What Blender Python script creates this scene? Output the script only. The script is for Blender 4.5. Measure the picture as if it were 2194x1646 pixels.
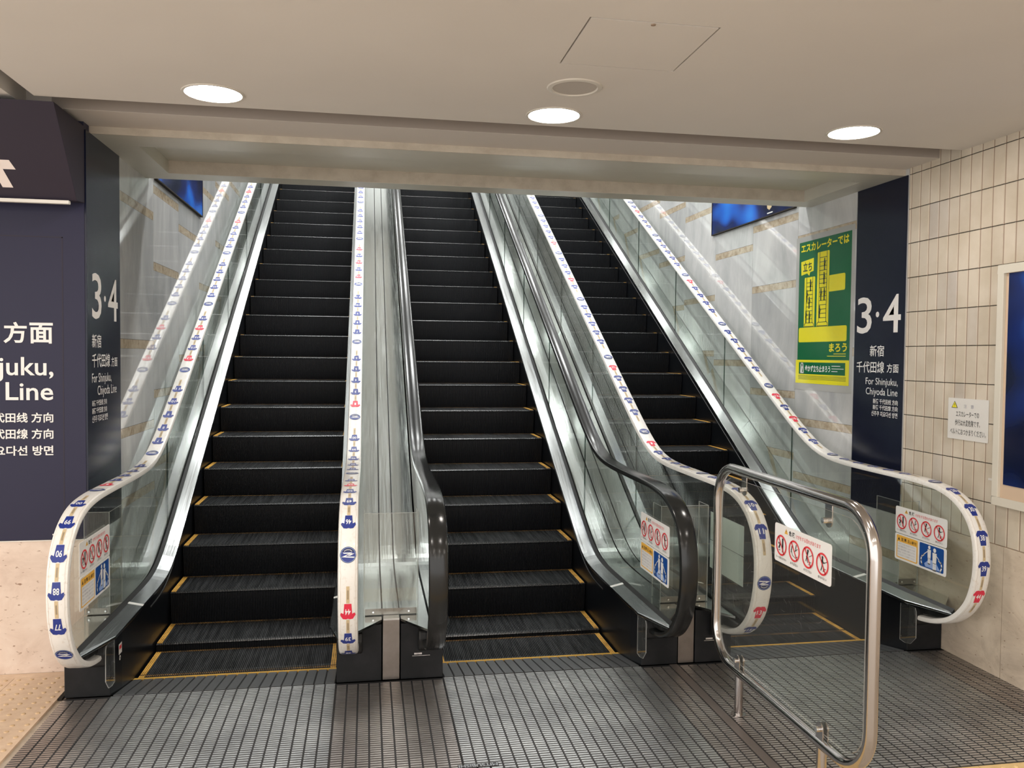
import bpy, bmesh, math, random
from mathutils import Vector, Matrix
random.seed(7)
S = bpy.context.scene
C = S.collection
for _o in list(bpy.data.objects):
    bpy.data.objects.remove(_o)

# ------------------------------------------------------------------ camera, world, exposure
F_PX, YAW, PITCH, ROLL, CAMH = 1774.8, 0.1729, 0.0344, 0.0100, 1.75
cam_d = bpy.data.cameras.new('camera')
cam_d.sensor_fit = 'HORIZONTAL'; cam_d.sensor_width = 36.0
cam_d.lens = F_PX / 2194.0 * 36.0
cam_d.clip_start = 0.05; cam_d.clip_end = 100
cam = bpy.data.objects.new('camera', cam_d); C.objects.link(cam)
_F = Vector((math.sin(YAW)*math.cos(PITCH), math.cos(YAW)*math.cos(PITCH), -math.sin(PITCH)))
_R = Vector((math.cos(YAW), -math.sin(YAW), 0)); _U = _R.cross(_F)
_R2 = _R*math.cos(ROLL) + _U*math.sin(ROLL); _U2 = -_R*math.sin(ROLL) + _U*math.cos(ROLL)
_m = Matrix((_R2, _U2, -_F)).transposed().to_4x4(); _m.translation = (0, 0, CAMH)
cam.matrix_world = _m
S.camera = cam
S.view_settings.view_transform = 'Standard'
S.view_settings.look = 'None'
S.view_settings.exposure = 1.0
S.view_settings.gamma = 1.0
S.view_settings.use_curve_mapping = False
S.cycles.transparent_max_bounces = 32
S.cycles.max_bounces = 10
S.cycles.sample_clamp_indirect = 6.0
W = bpy.data.worlds.new('world'); S.world = W; W.use_nodes = True
W.node_tree.nodes['Background'].inputs[0].default_value = (0.92, 0.89, 0.86, 1)
W.node_tree.nodes['Background'].inputs[1].default_value = 1.25
HALL_WARM = (1.0, 0.83, 0.67); SHAFT_COOL = (0.985, 1.0, 0.99)
HALL_STRENGTH = 36.0
SHAFT_STRENGTH = 33.0

# ------------------------------------------------------------------ materials
M = {}
def mat(name, col=(.8, .8, .8), rough=.5, metal=0., spec=.5, coat=0., emit=None, estr=0.):
    m = bpy.data.materials.new(name); m.use_nodes = True
    b = m.node_tree.nodes['Principled BSDF']
    b.inputs['Base Color'].default_value = (*col, 1)
    b.inputs['Roughness'].default_value = rough
    b.inputs['Metallic'].default_value = metal
    b.inputs['Specular IOR Level'].default_value = spec
    b.inputs['Coat Weight'].default_value = coat
    b.inputs['Coat Roughness'].default_value = .03
    if emit:
        b.inputs['Emission Color'].default_value = (*emit, 1)
        b.inputs['Emission Strength'].default_value = estr
    M[name] = m
    return m
def N(m, t, **kw):
    n = m.node_tree.nodes.new(t)
    for k, v in kw.items(): setattr(n, k, v)
    return n
def L(m, a, b): m.node_tree.links.new(a, b)
def B(m): return m.node_tree.nodes['Principled BSDF']
def noise_col(m, stops, scale=(1, 1, 1), nscale=4, detail=6, rough=.6, dist=0., inp='Base Color'):
    geo = N(m, 'ShaderNodeNewGeometry'); mp = N(m, 'ShaderNodeMapping'); nz = N(m, 'ShaderNodeTexNoise')
    rp = N(m, 'ShaderNodeValToRGB')
    mp.inputs['Scale'].default_value = scale
    nz.inputs['Scale'].default_value = nscale; nz.inputs['Detail'].default_value = detail
    nz.inputs['Roughness'].default_value = rough; nz.inputs['Distortion'].default_value = dist
    L(m, geo.outputs['Position'], mp.inputs['Vector']); L(m, mp.outputs['Vector'], nz.inputs['Vector'])
    L(m, nz.outputs['Fac'], rp.inputs['Fac'])
    el = rp.color_ramp.elements
    while len(el) < len(stops): el.new(.5)
    for e, (p, c) in zip(el, stops):
        e.position = p
        e.color = (*c, 1) if not isinstance(c, (int, float)) else (c, c, c, 1)
    if inp: L(m, rp.outputs['Color'], B(m).inputs[inp])
    return nz, rp
def bump(m, scale, nscale, strength, dist=.002):
    geo = N(m, 'ShaderNodeNewGeometry'); mp = N(m, 'ShaderNodeMapping'); nz = N(m, 'ShaderNodeTexNoise')
    bp = N(m, 'ShaderNodeBump')
    mp.inputs['Scale'].default_value = scale; nz.inputs['Scale'].default_value = nscale
    nz.inputs['Detail'].default_value = 3
    bp.inputs['Strength'].default_value = strength; bp.inputs['Distance'].default_value = dist
    L(m, geo.outputs['Position'], mp.inputs['Vector']); L(m, mp.outputs['Vector'], nz.inputs['Vector'])
    L(m, nz.outputs['Fac'], bp.inputs['Height']); L(m, bp.outputs['Normal'], B(m).inputs['Normal'])

m = mat('ceiling_paint', (.66, .60, .53), .75, spec=.2); noise_col(m, [(.3, (.65, .61, .56)), (.7, (.70, .66, .61))], nscale=.7, detail=3)
m = mat('soffit_paint', (.6, .56, .48), .42, spec=.4); noise_col(m, [(.3, (.52, .50, .43)), (.7, (.58, .565, .49))], nscale=2.2, detail=5); bump(m, (1, 1, 1), 60, .25, .001)
mat('strip_paint', (.60, .55, .50), .7, spec=.2)
m = mat('plaster_sand', (.5, .42, .33), .8, spec=.2); noise_col(m, [(.3, (.41, .36, .295)), (.55, (.49, .44, .365)), (.8, (.54, .49, .41))], nscale=9, detail=8); bump(m, (1, 1, 1), 90, .5, .002)
m = mat('slot_face', (.33, .285, .25), .8, spec=.1)
mat('gap_dark', (.04, .035, .03), .9, spec=.1)
m = mat('marble_grey', (.5, .5, .49), .035, spec=.8, coat=.5)
noise_col(m, [(.25, (.42, .43, .43)), (.5, (.58, .58, .575)), (.72, (.72, .72, .70))], scale=(1, 1, .35), nscale=2.6, detail=9, rough=.65, dist=.7)
m = mat('marble_grey_dark', (.42, .42, .41), .035, spec=.8, coat=.5)
noise_col(m, [(.25, (.36, .37, .375)), (.5, (.50, .505, .50)), (.75, (.64, .64, .63))], scale=(1, 1, .3), nscale=3.1, detail=9, rough=.65, dist=.9)
m = mat('marble_tan', (.5, .4, .28), .05, spec=.7, coat=.4)
noise_col(m, [(.3, (.30, .22, .14)), (.5, (.50, .42, .31)), (.75, (.62, .54, .42))], scale=(1, 1, 1), nscale=16, detail=8, rough=.7, dist=.5)
def travertine(name, a, b, c, r):
    m = mat(name, b, r, spec=.5)
    nz, rp = noise_col(m, [(.3, a), (.5, b), (.72, c)], scale=(1, 1, 1.3), nscale=3.5, detail=9, rough=.65, dist=.6)
    geo = N(m, 'ShaderNodeNewGeometry'); mp = N(m, 'ShaderNodeMapping'); mp.inputs['Scale'].default_value = (1, 1, 2.2)
    vz = N(m, 'ShaderNodeTexNoise'); vz.inputs['Scale'].default_value = 30; vz.inputs['Detail'].default_value = 2
    rr = N(m, 'ShaderNodeValToRGB'); rr.color_ramp.elements[0].position = .24; rr.color_ramp.elements[0].color = (.45, .36, .3, 1)
    rr.color_ramp.elements[1].position = .33; rr.color_ramp.elements[1].color = (1, 1, 1, 1)
    mx = N(m, 'ShaderNodeMix'); mx.data_type = 'RGBA'; mx.blend_type = 'MULTIPLY'; mx.inputs['Factor'].default_value = 1
    L(m, geo.outputs['Position'], mp.inputs['Vector']); L(m, mp.outputs['Vector'], vz.inputs['Vector'])
    L(m, vz.outputs['Fac'], rr.inputs['Fac']); L(m, rp.outputs['Color'], mx.inputs[6]); L(m, rr.outputs['Color'], mx.inputs[7])
    L(m, mx.outputs[2], B(m).inputs['Base Color'])
travertine('travertine_pink', (.62, .48, .39), (.74, .60, .50), (.82, .70, .60), .25)
travertine('travertine_beige', (.45, .37, .29), (.63, .53, .42), (.73, .63, .52), .22)
m = mat('navy_panel', (.019, .018, .045), .45, spec=.3)
m = mat('navy_pillar', (.004, .006, .021), .25, spec=.35)
m = mat('navy_box', (.028, .022, .036), .5, spec=.3)
mat('lip_white', (.75, .72, .66), .5)
# wall tile with per-tile tone
m = mat('wall_tile', (.6, .52, .42), .35, spec=.4)
geo = N(m, 'ShaderNodeNewGeometry'); rp = N(m, 'ShaderNodeValToRGB')
L(m, geo.outputs['Random Per Island'], rp.inputs['Fac'])
rp.color_ramp.elements[0].color = (.56, .50, .42, 1); rp.color_ramp.elements[1].color = (.66, .585, .48, 1)
e = rp.color_ramp.elements.new(.02); e.color = (.56, .51, .46, 1)
e = rp.color_ramp.elements.new(.09); e.color = (.60, .53, .435, 1)
nz = N(m, 'ShaderNodeTexNoise'); nz.inputs['Scale'].default_value = 5; nz.inputs['Detail'].default_value = 7
L(m, geo.outputs['Position'], nz.inputs['Vector'])
r2 = N(m, 'ShaderNodeValToRGB'); r2.color_ramp.elements[0].position = .35; r2.color_ramp.elements[0].color = (.86, .84, .80, 1)
r2.color_ramp.elements[1].position = .6; r2.color_ramp.elements[1].color = (1, 1, 1, 1); L(m, nz.outputs['Fac'], r2.inputs['Fac'])
mx = N(m, 'ShaderNodeMix'); mx.data_type = 'RGBA'; mx.blend_type = 'MULTIPLY'; mx.inputs['Factor'].default_value = 1
L(m, rp.outputs['Color'], mx.inputs[6]); L(m, r2.outputs['Color'], mx.inputs[7]); L(m, mx.outputs[2], B(m).inputs['Base Color'])
mat('tile_grout', (.33, .25, .19), .9, spec=.1)
# metals
m = mat('deck_steel', (.70, .73, .71), .17, 1.0)
noise_col(m, [(.3, .09), (.7, .19)], scale=(40, 1, 1), nscale=3, detail=3, inp='Roughness'); bump(m, (14, .5, .5), 2.2, .10, .002)
m = mat('trim_steel', (.50, .52, .52), .2, 1.0)
noise_col(m, [(.3, .14), (.7, .22)], scale=(60, 1, 1), nscale=3, detail=3, inp='Roughness')
m = mat('post_steel', (.40, .35, .31), .38, 1.0); noise_col(m, [(.3, (.22, .195, .175)), (.7, (.31, .28, .255))], nscale=7)
m = mat('tube_steel', (.49, .465, .45), .15, 1.0)
m = mat('plate_alu', (.75, .75, .75), .36, 1.0)
noise_col(m, [(.35, (.56, .56, .565)), (.65, (.84, .84, .83))], nscale=2.4, detail=6)
m = mat('plate_alu_side', (.60, .56, .54), .40, 1.0)
noise_col(m, [(.35, (.48, .44, .42)), (.65, (.70, .65, .62))], nscale=2.4, detail=6)
mat('plate_groove', (.05, .05, .052), .6, .5)
m = mat('plate_strip', (.20, .17, .155), .5, .6)
m = mat('comb_alu', (.52, .53, .54), .36, 1.0)
m = mat('step_black', (.022, .024, .026), .55, .15, spec=.22)
noise_col(m, [(.38, (.012, .013, .014)), (.62, (.048, .050, .053))], scale=(60, 2.5, 2.5), nscale=1.0, detail=5)
m = mat('riser_black', (.007, .008, .010), .45, .2, spec=.25)
mat('film_crease', (.58, .50, .40), .4)
mat('comb_yellow', (.80, .47, .09), .4, spec=.4)
mat('tooth', (.62, .50, .32), .35, .6)
mat('step_worn', (.12, .12, .12), .35, 1.0)
m = mat('yellow_line', (.68, .36, .05), .5, spec=.35); noise_col(m, [(.35, (.48, .25, .05)), (.55, (.80, .45, .09))], nscale=14, detail=6)
m = mat('yellow_worn', (.30, .16, .04), .6); noise_col(m, [(.35, (.07, .045, .025)), (.6, (.32, .17, .045))], nscale=9, detail=5)
m = mat('skirt_black', (.007, .008, .010), .30, .1, spec=.3)
m = mat('base_black', (.020, .021, .023), .45, spec=.25); noise_col(m, [(.4, (.009, .010, .011)), (.75, (.020, .020, .022))], nscale=8, detail=8)
mat('rubber_black', (.013, .014, .014), .18, spec=.4)
mat('gasket_black', (.012, .012, .012), .5)
m = mat('film_white', (.80, .78, .74), .28, spec=.5, coat=.3)
noise_col(m, [(.42, (.84, .82, .78)), (.56, (.72, .67, .60))], nscale=55, detail=4)
for n in m.node_tree.nodes:
    if n.type == 'VALTORGB': n.color_ramp.elements[0].position = .55; n.color_ramp.elements[1].position = .75
mat('print_blue', (.016, .035, .24), .35); mat('print_red', (.72, .03, .07), .35); mat('print_white', (.85, .85, .84), .4)
mat('print_tan', (.60, .47, .28), .4); mat('print_brown', (.25, .20, .15), .4); mat('print_navy', (.02, .03, .10), .35); mat('print_sky', (.30, .42, .72), .3)
mat('ink_black', (.02, .02, .02), .5); mat('ink_red', (.72, .04, .05), .5); mat('ink_orange', (.86, .47, .07), .5)
mat('ink_grey', (.38, .38, .42), .5); mat('sign_white', (.82, .81, .79), .4); mat('sign_blue', (.008, .07, .30), .4)
mat('sign_white_warm', (.72, .70, .66), .4); mat('ink_yellow', (.86, .76, .04), .45)
mat('poster_green', (.004, .125, .042), .22, spec=.5); mat('poster_yellow', (.78, .72, .02), .22, spec=.5); mat('poster_dark', (.02, .05, .03), .4)
mat('letter_white', (.83, .80, .77), .5); mat('letter_pink', (.80, .70, .65), .5)
mat('frame_cream', (.66, .62, .53), .4); mat('board_tan', (.62, .47, .34), .5)
mat('grille_grey', (.47, .43, .385), .7); mat('sleeve_clear', (.42, .42, .40), .12)
m = mat('lamp_face', (1, 1, 1), .5, emit=(1.0, .93, .86), estr=HALL_STRENGTH)
m = mat('lamp_face_shaft', (1, 1, 1), .5, emit=SHAFT_COOL, estr=SHAFT_STRENGTH)
mat('lamp_ring', (.62, .58, .51), .4); mat('tape_white', (.8, .82, .80), .4); mat('chrome', (.75, .75, .75), .12, 1.0)
m = mat('tactile', (.62, .45, .28), .55, spec=.3); noise_col(m, [(.35, (.66, .48, .34)), (.7, (.76, .58, .42))], nscale=20, detail=5)
m = mat('tactile_yellow', (.70, .50, .22), .55, spec=.3); noise_col(m, [(.35, (.70, .49, .22)), (.7, (.82, .60, .30))], nscale=20, detail=5)
m = mat('tactile_dot', (.62, .43, .25), .3, spec=.5)
m = mat('floor_granite', (.50, .42, .34), .35, spec=.4); noise_col(m, [(.35, (.44, .37, .29)), (.65, (.56, .48, .39))], nscale=18, detail=8)
mat('hall_wall', (.55, .49, .42), .6)
# blue picture
m = mat('blue_picture', (.01, .03, .16), .18, spec=.5)
noise_col(m, [(.40, (.002, .005, .030)), (.55, (.004, .018, .13)), (.66, (.01, .10, .50)), (.8, (.02, .22, .75))], scale=(.7, 1.1, 1.5), nscale=1.9, detail=1, rough=.3)
# thin clear sheets: transparent with fresnel gloss
def glassy(name, tint, rough=.0, ior=1.5, haze=0.):
    m = bpy.data.materials.new(name); m.use_nodes = True; nt = m.node_tree
    for n in list(nt.nodes): nt.nodes.remove(n)
    out = nt.nodes.new('ShaderNodeOutputMaterial'); tr = nt.nodes.new('ShaderNodeBsdfTransparent'); gl = nt.nodes.new('ShaderNodeBsdfGlossy')
    fr = nt.nodes.new('ShaderNodeFresnel'); mx = nt.nodes.new('ShaderNodeMixShader')
    tr.inputs[0].default_value = (*tint, 1); gl.inputs['Roughness'].default_value = rough; fr.inputs[0].default_value = ior
    gm = nt.nodes.new('ShaderNodeNewGeometry'); mr = nt.nodes.new('ShaderNodeMapRange')
    mr.inputs['To Min'].default_value = ior; mr.inputs['To Max'].default_value = 1/ior
    nt.links.new(gm.outputs['Backfacing'], mr.inputs['Value']); nt.links.new(mr.outputs['Result'], fr.inputs[0])
    nt.links.new(fr.outputs[0], mx.inputs[0]); nt.links.new(tr.outputs[0], mx.inputs[1]); nt.links.new(gl.outputs[0], mx.inputs[2])
    last = mx
    if haze:
        df = nt.nodes.new('ShaderNodeBsdfDiffuse'); df.inputs[0].default_value = (.7, .7, .68, 1)
        m2 = nt.nodes.new('ShaderNodeMixShader'); m2.inputs[0].default_value = haze
        nt.links.new(mx.outputs[0], m2.inputs[1]); nt.links.new(df.outputs[0], m2.inputs[2]); last = m2
    nt.links.new(last.outputs[0], out.inputs[0]); M[name] = m
glassy('balustrade_glass', (.945, .965, .95), haze=.008)
glassy('glass_edge', (.30, .37, .34))
glassy('acrylic', (.97, .975, .96), haze=.015)
glassy('acrylic_scuffed', (.93, .94, .925), rough=.02, haze=.018)
glassy('acrylic_edge', (.75, .8, .76), haze=.45)

# ------------------------------------------------------------------ mesh helpers
class MB:
    """collects geometry in world coordinates and links it as one mesh object"""
    def __init__(s): s.v = []; s.f = []; s.m = []; s.mats = []
    def mi(s, name):
        if name not in s.mats: s.mats.append(name)
        return s.mats.index(name)
    def poly(s, pts, mt):
        b = len(s.v); s.v += [tuple(p) for p in pts]; s.f.append(tuple(range(b, b+len(pts)))); s.m.append(s.mi(mt)); return s
    def raw(s, vs, fs, mt):
        b = len(s.v); s.v += [tuple(p) for p in vs]; k = s.mi(mt)
        for f in fs: s.f.append(tuple(b+i for i in f)); s.m.append(k)
        return s
    def box(s, a, b_, mt, skip=()):
        x0, y0, z0 = [min(p, q) for p, q in zip(a, b_)]; x1, y1, z1 = [max(p, q) for p, q in zip(a, b_)]
        vs = [(x0, y0, z0), (x1, y0, z0), (x1, y1, z0), (x0, y1, z0), (x0, y0, z1), (x1, y0, z1), (x1, y1, z1), (x0, y1, z1)]
        fs = {'-z': (0, 3, 2, 1), '+z': (4, 5, 6, 7), '-y': (0, 1, 5, 4), '+x': (1, 2, 6, 5), '+y': (2, 3, 7, 6), '-x': (3, 0, 4, 7)}
        return s.raw(vs, [f for k, f in fs.items() if k not in skip], mt)
    def extrude(s, pts, d, mt, side=None):
        """closed polygon pts extruded by vector d"""
        n = len(pts); P2 = [tuple(p[i]+d[i] for i in range(3)) for p in pts]
        s.raw(list(pts), [tuple(range(n))], mt); s.raw(P2, [tuple(reversed(range(n)))], mt)
        s.raw(list(pts)+P2, [(i, (i+1) % n, n+(i+1) % n, n+i) for i in range(n)], side or mt)
        return s
    def tube(s, path, r, mt, seg=14, closed=False, cap=True):
        P = [Vector(p) for p in path]; n = len(P); rings = []
        up = None
        for i in range(n):
            if closed: t = (P[(i+1) % n]-P[i-1]).normalized()
            else: t = (P[min(i+1, n-1)]-P[max(i-1, 0)]).normalized()
            if up is None:
                up = Vector((0, 0, 1)) if abs(t.z) < .9 else Vector((1, 0, 0))
            a = up.cross(t)
            if a.length < 1e-6: a = Vector((1, 0, 0)).cross(t)
            a.normalize(); b = t.cross(a).normalized(); up = b
            rings.append([P[i]+r*(math.cos(k*2*math.pi/seg)*a+math.sin(k*2*math.pi/seg)*b) for k in range(seg)])
        vs = [v for rg in rings for v in rg]; fs = []
        for i in range(n if closed else n-1):
            j = (i+1) % n
            for k in range(seg): fs.append((i*seg+k, i*seg+(k+1) % seg, j*seg+(k+1) % seg, j*seg+k))
        if cap and not closed: fs += [tuple(reversed(range(seg))), tuple((n-1)*seg+k for k in range(seg))]
        return s.raw(vs, fs, mt)
    def disc(s, c, n, r, h, mt, seg=32, r2=None):
        """cylinder from c along n with height h"""
        c = Vector(c); n = Vector(n).normalized(); a = n.orthogonal().normalized(); b = n.cross(a); r2 = r if r2 is None else r2
        v0 = [c+r*(math.cos(2*math.pi*k/seg)*a+math.sin(2*math.pi*k/seg)*b) for k in range(seg)]
        v1 = [c+n*h+r2*(math.cos(2*math.pi*k/seg)*a+math.sin(2*math.pi*k/seg)*b) for k in range(seg)]
        return s.raw(v0+v1, [tuple(reversed(range(seg))), tuple(seg+k for k in range(seg))]+[(k, (k+1) % seg, seg+(k+1) % seg, seg+k) for k in range(seg)], mt)
    def build(s, name, parent=None, smooth=False, bevel=0., origin=None, fix=True):
        me = bpy.data.meshes.new(name)
        W0 = Vector(parent['_w']) if parent is not None else Vector((0, 0, 0))
        if origin is None:
            if parent is None:
                xs = [p[0] for p in s.v]; ys = [p[1] for p in s.v]; zs = [p[2] for p in s.v]
                origin = ((min(xs)+max(xs))/2, (min(ys)+max(ys))/2, min(zs))
            else: origin = tuple(W0)
        O = Vector(origin)
        me.from_pydata([tuple(Vector(p)-O) for p in s.v], [], s.f)
        for k in s.mats: me.materials.append(M[k])
        for p, k in zip(me.polygons, s.m): p.material_index = k
        if fix:
            bm = bmesh.new(); bm.from_mesh(me)
            bmesh.ops.remove_doubles(bm, verts=bm.verts, dist=1e-6)
            bmesh.ops.recalc_face_normals(bm, faces=bm.faces); bm.to_mesh(me); bm.free()
        if smooth:
            for p in me.polygons: p.use_smooth = True
            me.set_sharp_from_angle(angle=math.radians(38))
        o = bpy.data.objects.new(name, me); C.objects.link(o)
        o['_w'] = tuple(O)
        if parent is not None: o.parent = parent; o.location = O-W0
        else: o.location = O
        if bevel:
            b = o.modifiers.new('bevel', 'BEVEL'); b.width = bevel; b.segments = 2; b.limit_method = 'ANGLE'
        return o
def empty(name, loc):
    o = bpy.data.objects.new(name, None); C.objects.link(o); o.location = loc; o['_w'] = tuple(loc); o.empty_display_size = .1
    return o
def tag(o, label, cat, group=None, kind=None):
    o['label'] = label; o['category'] = cat
    if group: o['group'] = group
    if kind: o['kind'] = kind
    return o
def struct(o, label=None):
    o['kind'] = 'structure'
    if label: o['label'] = label
    return o

# ------------------------------------------------------------------ flat graphics: text and shapes on a board
_tcache = {}
def text_geo(body, bold=0.):
    key = (body, bold)
    if key in _tcache: return _tcache[key]
    cu = bpy.data.curves.new('tmp', 'FONT'); cu.body = body; cu.resolution_u = 3; cu.offset = bold
    ob = bpy.data.objects.new('tmp', cu); C.objects.link(ob)
    dg = bpy.context.evaluated_depsgraph_get()
    me = bpy.data.meshes.new_from_object(ob.evaluated_get(dg))
    vs = [(v.co.x, v.co.y) for v in me.vertices]; fs = [tuple(p.vertices) for p in me.polygons]
    bpy.data.objects.remove(ob); bpy.data.curves.remove(cu); bpy.data.meshes.remove(me)
    _tcache[key] = (vs, fs)
    return vs, fs
class Board:
    """2D drawing in the plane through o with axes r (right) and u (up), facing n"""
    def __init__(s, o, r, u, n): s.o, s.r, s.u, s.n = map(Vector, (o, r, u, n)); s.mb = MB()
    def P(s, x, y, k): return s.o+s.r*x+s.u*y+s.n*(k*.0006)
    def poly(s, pts, mt, k=1): s.mb.poly([s.P(x, y, k) for x, y in pts], mt); return s
    def rect(s, x0, y0, x1, y1, mt, k=1): return s.poly([(x0, y0), (x1, y0), (x1, y1), (x0, y1)], mt, k)
    def rrect(s, x0, y0, x1, y1, r, mt, k=1, seg=5):
        pts = []
        for cx, cy, a0 in ((x1-r, y0+r, -90), (x1-r, y1-r, 0), (x0+r, y1-r, 90), (x0+r, y0+r, 180)):
            for i in range(seg+1):
                a = math.radians(a0+90*i/seg); pts.append((cx+r*math.cos(a), cy+r*math.sin(a)))
        return s.poly(pts, mt, k)
    def disc(s, x, y, r, mt, k=1, ry=None, seg=24):
        ry = r if ry is None else ry
        return s.poly([(x+r*math.cos(2*math.pi*i/seg), y+ry*math.sin(2*math.pi*i/seg)) for i in range(seg)], mt, k)
    def ring(s, x, y, r, w, mt, k=1, seg=32):
        for i in range(seg):
            a, b = 2*math.pi*i/seg, 2*math.pi*(i+1)/seg
            s.poly([(x+(r-w)*math.cos(a), y+(r-w)*math.sin(a)), (x+r*math.cos(a), y+r*math.sin(a)), (x+r*math.cos(b), y+r*math.sin(b)), (x+(r-w)*math.cos(b), y+(r-w)*math.sin(b))], mt, k)
        return s
    def line(s, pts, w, mt, k=1):
        for (x0, y0), (x1, y1) in zip(pts, pts[1:]):
            d = Vector((x1-x0, y1-y0)); d.normalize(); q = Vector((-d.y, d.x))*w/2; e = d*w*.3
            s.disc(x1, y1, w/2, mt, k, seg=10)
            s.poly([(x0-q.x-e.x, y0-q.y-e.y), (x1-q.x+e.x, y1-q.y+e.y), (x1+q.x+e.x, y1+q.y+e.y), (x0+q.x-e.x, y0+q.y-e.y)], mt, k)
        return s
    def text(s, body, x0, y0, x1, y1, mt, k=2, bold=0., right=False):
        """fit the text into the box; x0 None or x1 None keeps natural width (times 1)"""
        vs, fs = text_geo(body, bold)
        if not vs: return s
        ax, bx = min(v[0] for v in vs), max(v[0] for v in vs); ay, by = min(v[1] for v in vs), max(v[1] for v in vs)
        sy = (y1-y0)/(by-ay)
        if x0 is None: sx = sy; x0 = x1-(bx-ax)*sx
        elif x1 is None: sx = sy
        else: sx = (x1-x0)/(bx-ax)
        s.mb.raw([s.P(x0+(v[0]-ax)*sx, y0+(v[1]-ay)*sy, k) for v in vs], fs, mt)
        return s
    def build(s, name, parent=None): return s.mb.build(name, parent, fix=False)
def board_px(x, y0=0.):   # wall facing +X (left side); u axis = +Y
    return Board((x, 0, 0), (0, 1, 0), (0, 0, 1), (1, 0, 0))
def board_nx(x):          # wall facing -X (right side); u axis = -Y
    return Board((x, 0, 0), (0, -1, 0), (0, 0, 1), (-1, 0, 0))
def board_ny(y): return Board((0, y, 0), (1, 0, 0), (0, 0, 1), (0, -1, 0))

# ------------------------------------------------------------------ the room
XL, XR = -1.50, 3.437
ZC, ZS = 2.98, 2.94
YB = 4.44              # front of the balustrade bases
SL = .58
def sp(t, w): return w*math.log1p(math.exp(min(t/w, 60))) if t/w < 60 else t
def z_step(Y): return -.08+SL*sp(Y-5.219, .06)
def z_deck(Y): return .325+SL*sp(Y-5.60, .10)
def z_rail(Y): return 1.046+SL*sp(Y-5.56, .13)

# floor below everything and beyond the plates
mb = MB(); mb.box((-5, -3, -.20), (XR+.2, YB, -.012), 'floor_granite'); mb.box((-5, YB, -.20), (XL, 4.98, -.012), 'floor_granite')
floor = struct(mb.build('floor'))
mb = MB()
for ix in range(int((XR+5)/.6)+1):
    for iy in range(10):
        x0 = -5+ix*.6; y0 = -3.0+iy*.6; y1 = min(y0+.597, 2.79)
        x1 = min(x0+.597, XR)
        if y1 > y0 and x1 > x0: mb.box((x0, y0, -.012), (x1, y1, 0), 'floor_granite', skip=('-z',))
tag(mb.build('floor_slabs'), 'beige granite slabs paving the concourse in front of the tactile paving', 'paving', kind='structure')

# tactile warning blocks: (left strip) and row in front of the plates
def tactile_tile(mb, x0, y0, s=.32, mt='tactile', md='tactile_dot'):
    mb.box((x0+.0012, y0+.0012, -.012), (x0+s-.0012, y0+s-.0012, 0), mt, skip=('-z',))
    for i in range(5):
        for j in range(5):
            cx = x0+s*(i+.5)/5; cy = y0+s*(j+.5)/5
            seg = 10; vs = []; fs = []
            for r, z in ((.0115, 0), (.0095, .0035), (.005, .005)):
                vs += [(cx+r*math.cos(2*math.pi*k/seg), cy+r*math.sin(2*math.pi*k/seg), z) for k in range(seg)]
            for l in range(2): fs += [(l*seg+k, l*seg+(k+1) % seg, (l+1)*seg+(k+1) % seg, (l+1)*seg+k) for k in range(seg)]
            fs.append(tuple(2*seg+k for k in range(seg)))
            mb.raw(vs, fs, md)
mb = MB()
for i in range(5):
    for j in range(5): tactile_tile(mb, XL-.03-.32*(i+1), 4.755-.32*(j+1))
mb.box((XL-.03-1.6, 4.756, -.012), (XL-.03, 4.818, 0), 'tactile')
tag(mb.build('tactile_paving', fix=False), 'tan tactile warning blocks on the floor left of the metal landing plates', 'tactile paving')
mb = MB()
for i in range(16): tactile_tile(mb, -1.56+.32*i-(.32 if i == -1 else 0), 3.115-.32, .32, 'tactile_yellow', 'tactile_yellow') if -1.56+.32*(i+1) < XR else None
tag(mb.build('tactile_paving', fix=False), 'row of yellow tactile warning blocks across the front edge of the metal landing plates', 'tactile paving')

# ribbed landing plates
YF = 3.12
def ribbed(name, x0, x1, n, y0, y1, mt, label, solid=()):
    mb = MB(); mb.box((x0, y0, -.012), (x1, y1, -.0045), 'plate_groove')
    w = (x1-x0)/n; p = .0205; ny = int((y1-y0-.01)/p)
    for i in range(n):
        a, b = x0+i*w+.0044, x0+(i+1)*w-.0044
        if i in solid: mb.box((a, y0+.006, -.0045), (b, y1-.004, 0), 'plate_strip', skip=('-z',)); continue
        for j in range(ny):
            yy = y0+.006+j*p
            mb.box((a, yy, -.0045), (b, yy+.0118, 0), mt, skip=('-z',))
    o = mb.build(name, fix=False)
    return tag(o, label, 'floor plate', 'ribbed metal landing plates')
EX = (-.7185, .972, 2.637)     # centre lines of the three escalators
HB, HS, HR = .563, .556, .632   # half widths: base block inner face, skirt, handrail
YC0, YC1 = YB, 4.825
names = ('left', 'middle', 'right')
for e in range(3):
    ribbed('landing_plate', EX[e]-HB+.002, EX[e]+HB-.002, 20, YF, YB+.006, 'plate_alu', 'wide ribbed silver landing plate in front of the %s escalator' % names[e])
ribbed('side_plate', XL, EX[0]-HB, 4, YF, YB-.001, 'plate_alu_side', 'narrow ribbed brownish floor plate along the left edge, beside the tactile blocks')
ribbed('side_plate', EX[0]+HB, EX[1]-HB, 10, YF, YB-.001, 'plate_alu_side', 'ribbed brownish floor plate between the landing plates of left and middle escalators')
ribbed('side_plate', EX[1]+HB, EX[2]-HB, 10, YF, YB-.001, 'plate_alu_side', 'ribbed brownish floor plate under the steel barrier', solid=(3,))
ribbed('side_plate', EX[2]+HB, XR-.0035, 4, YF, YB-.001, 'plate_alu_side', 'narrow ribbed floor plate along the foot of the tiled right wall')
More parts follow.
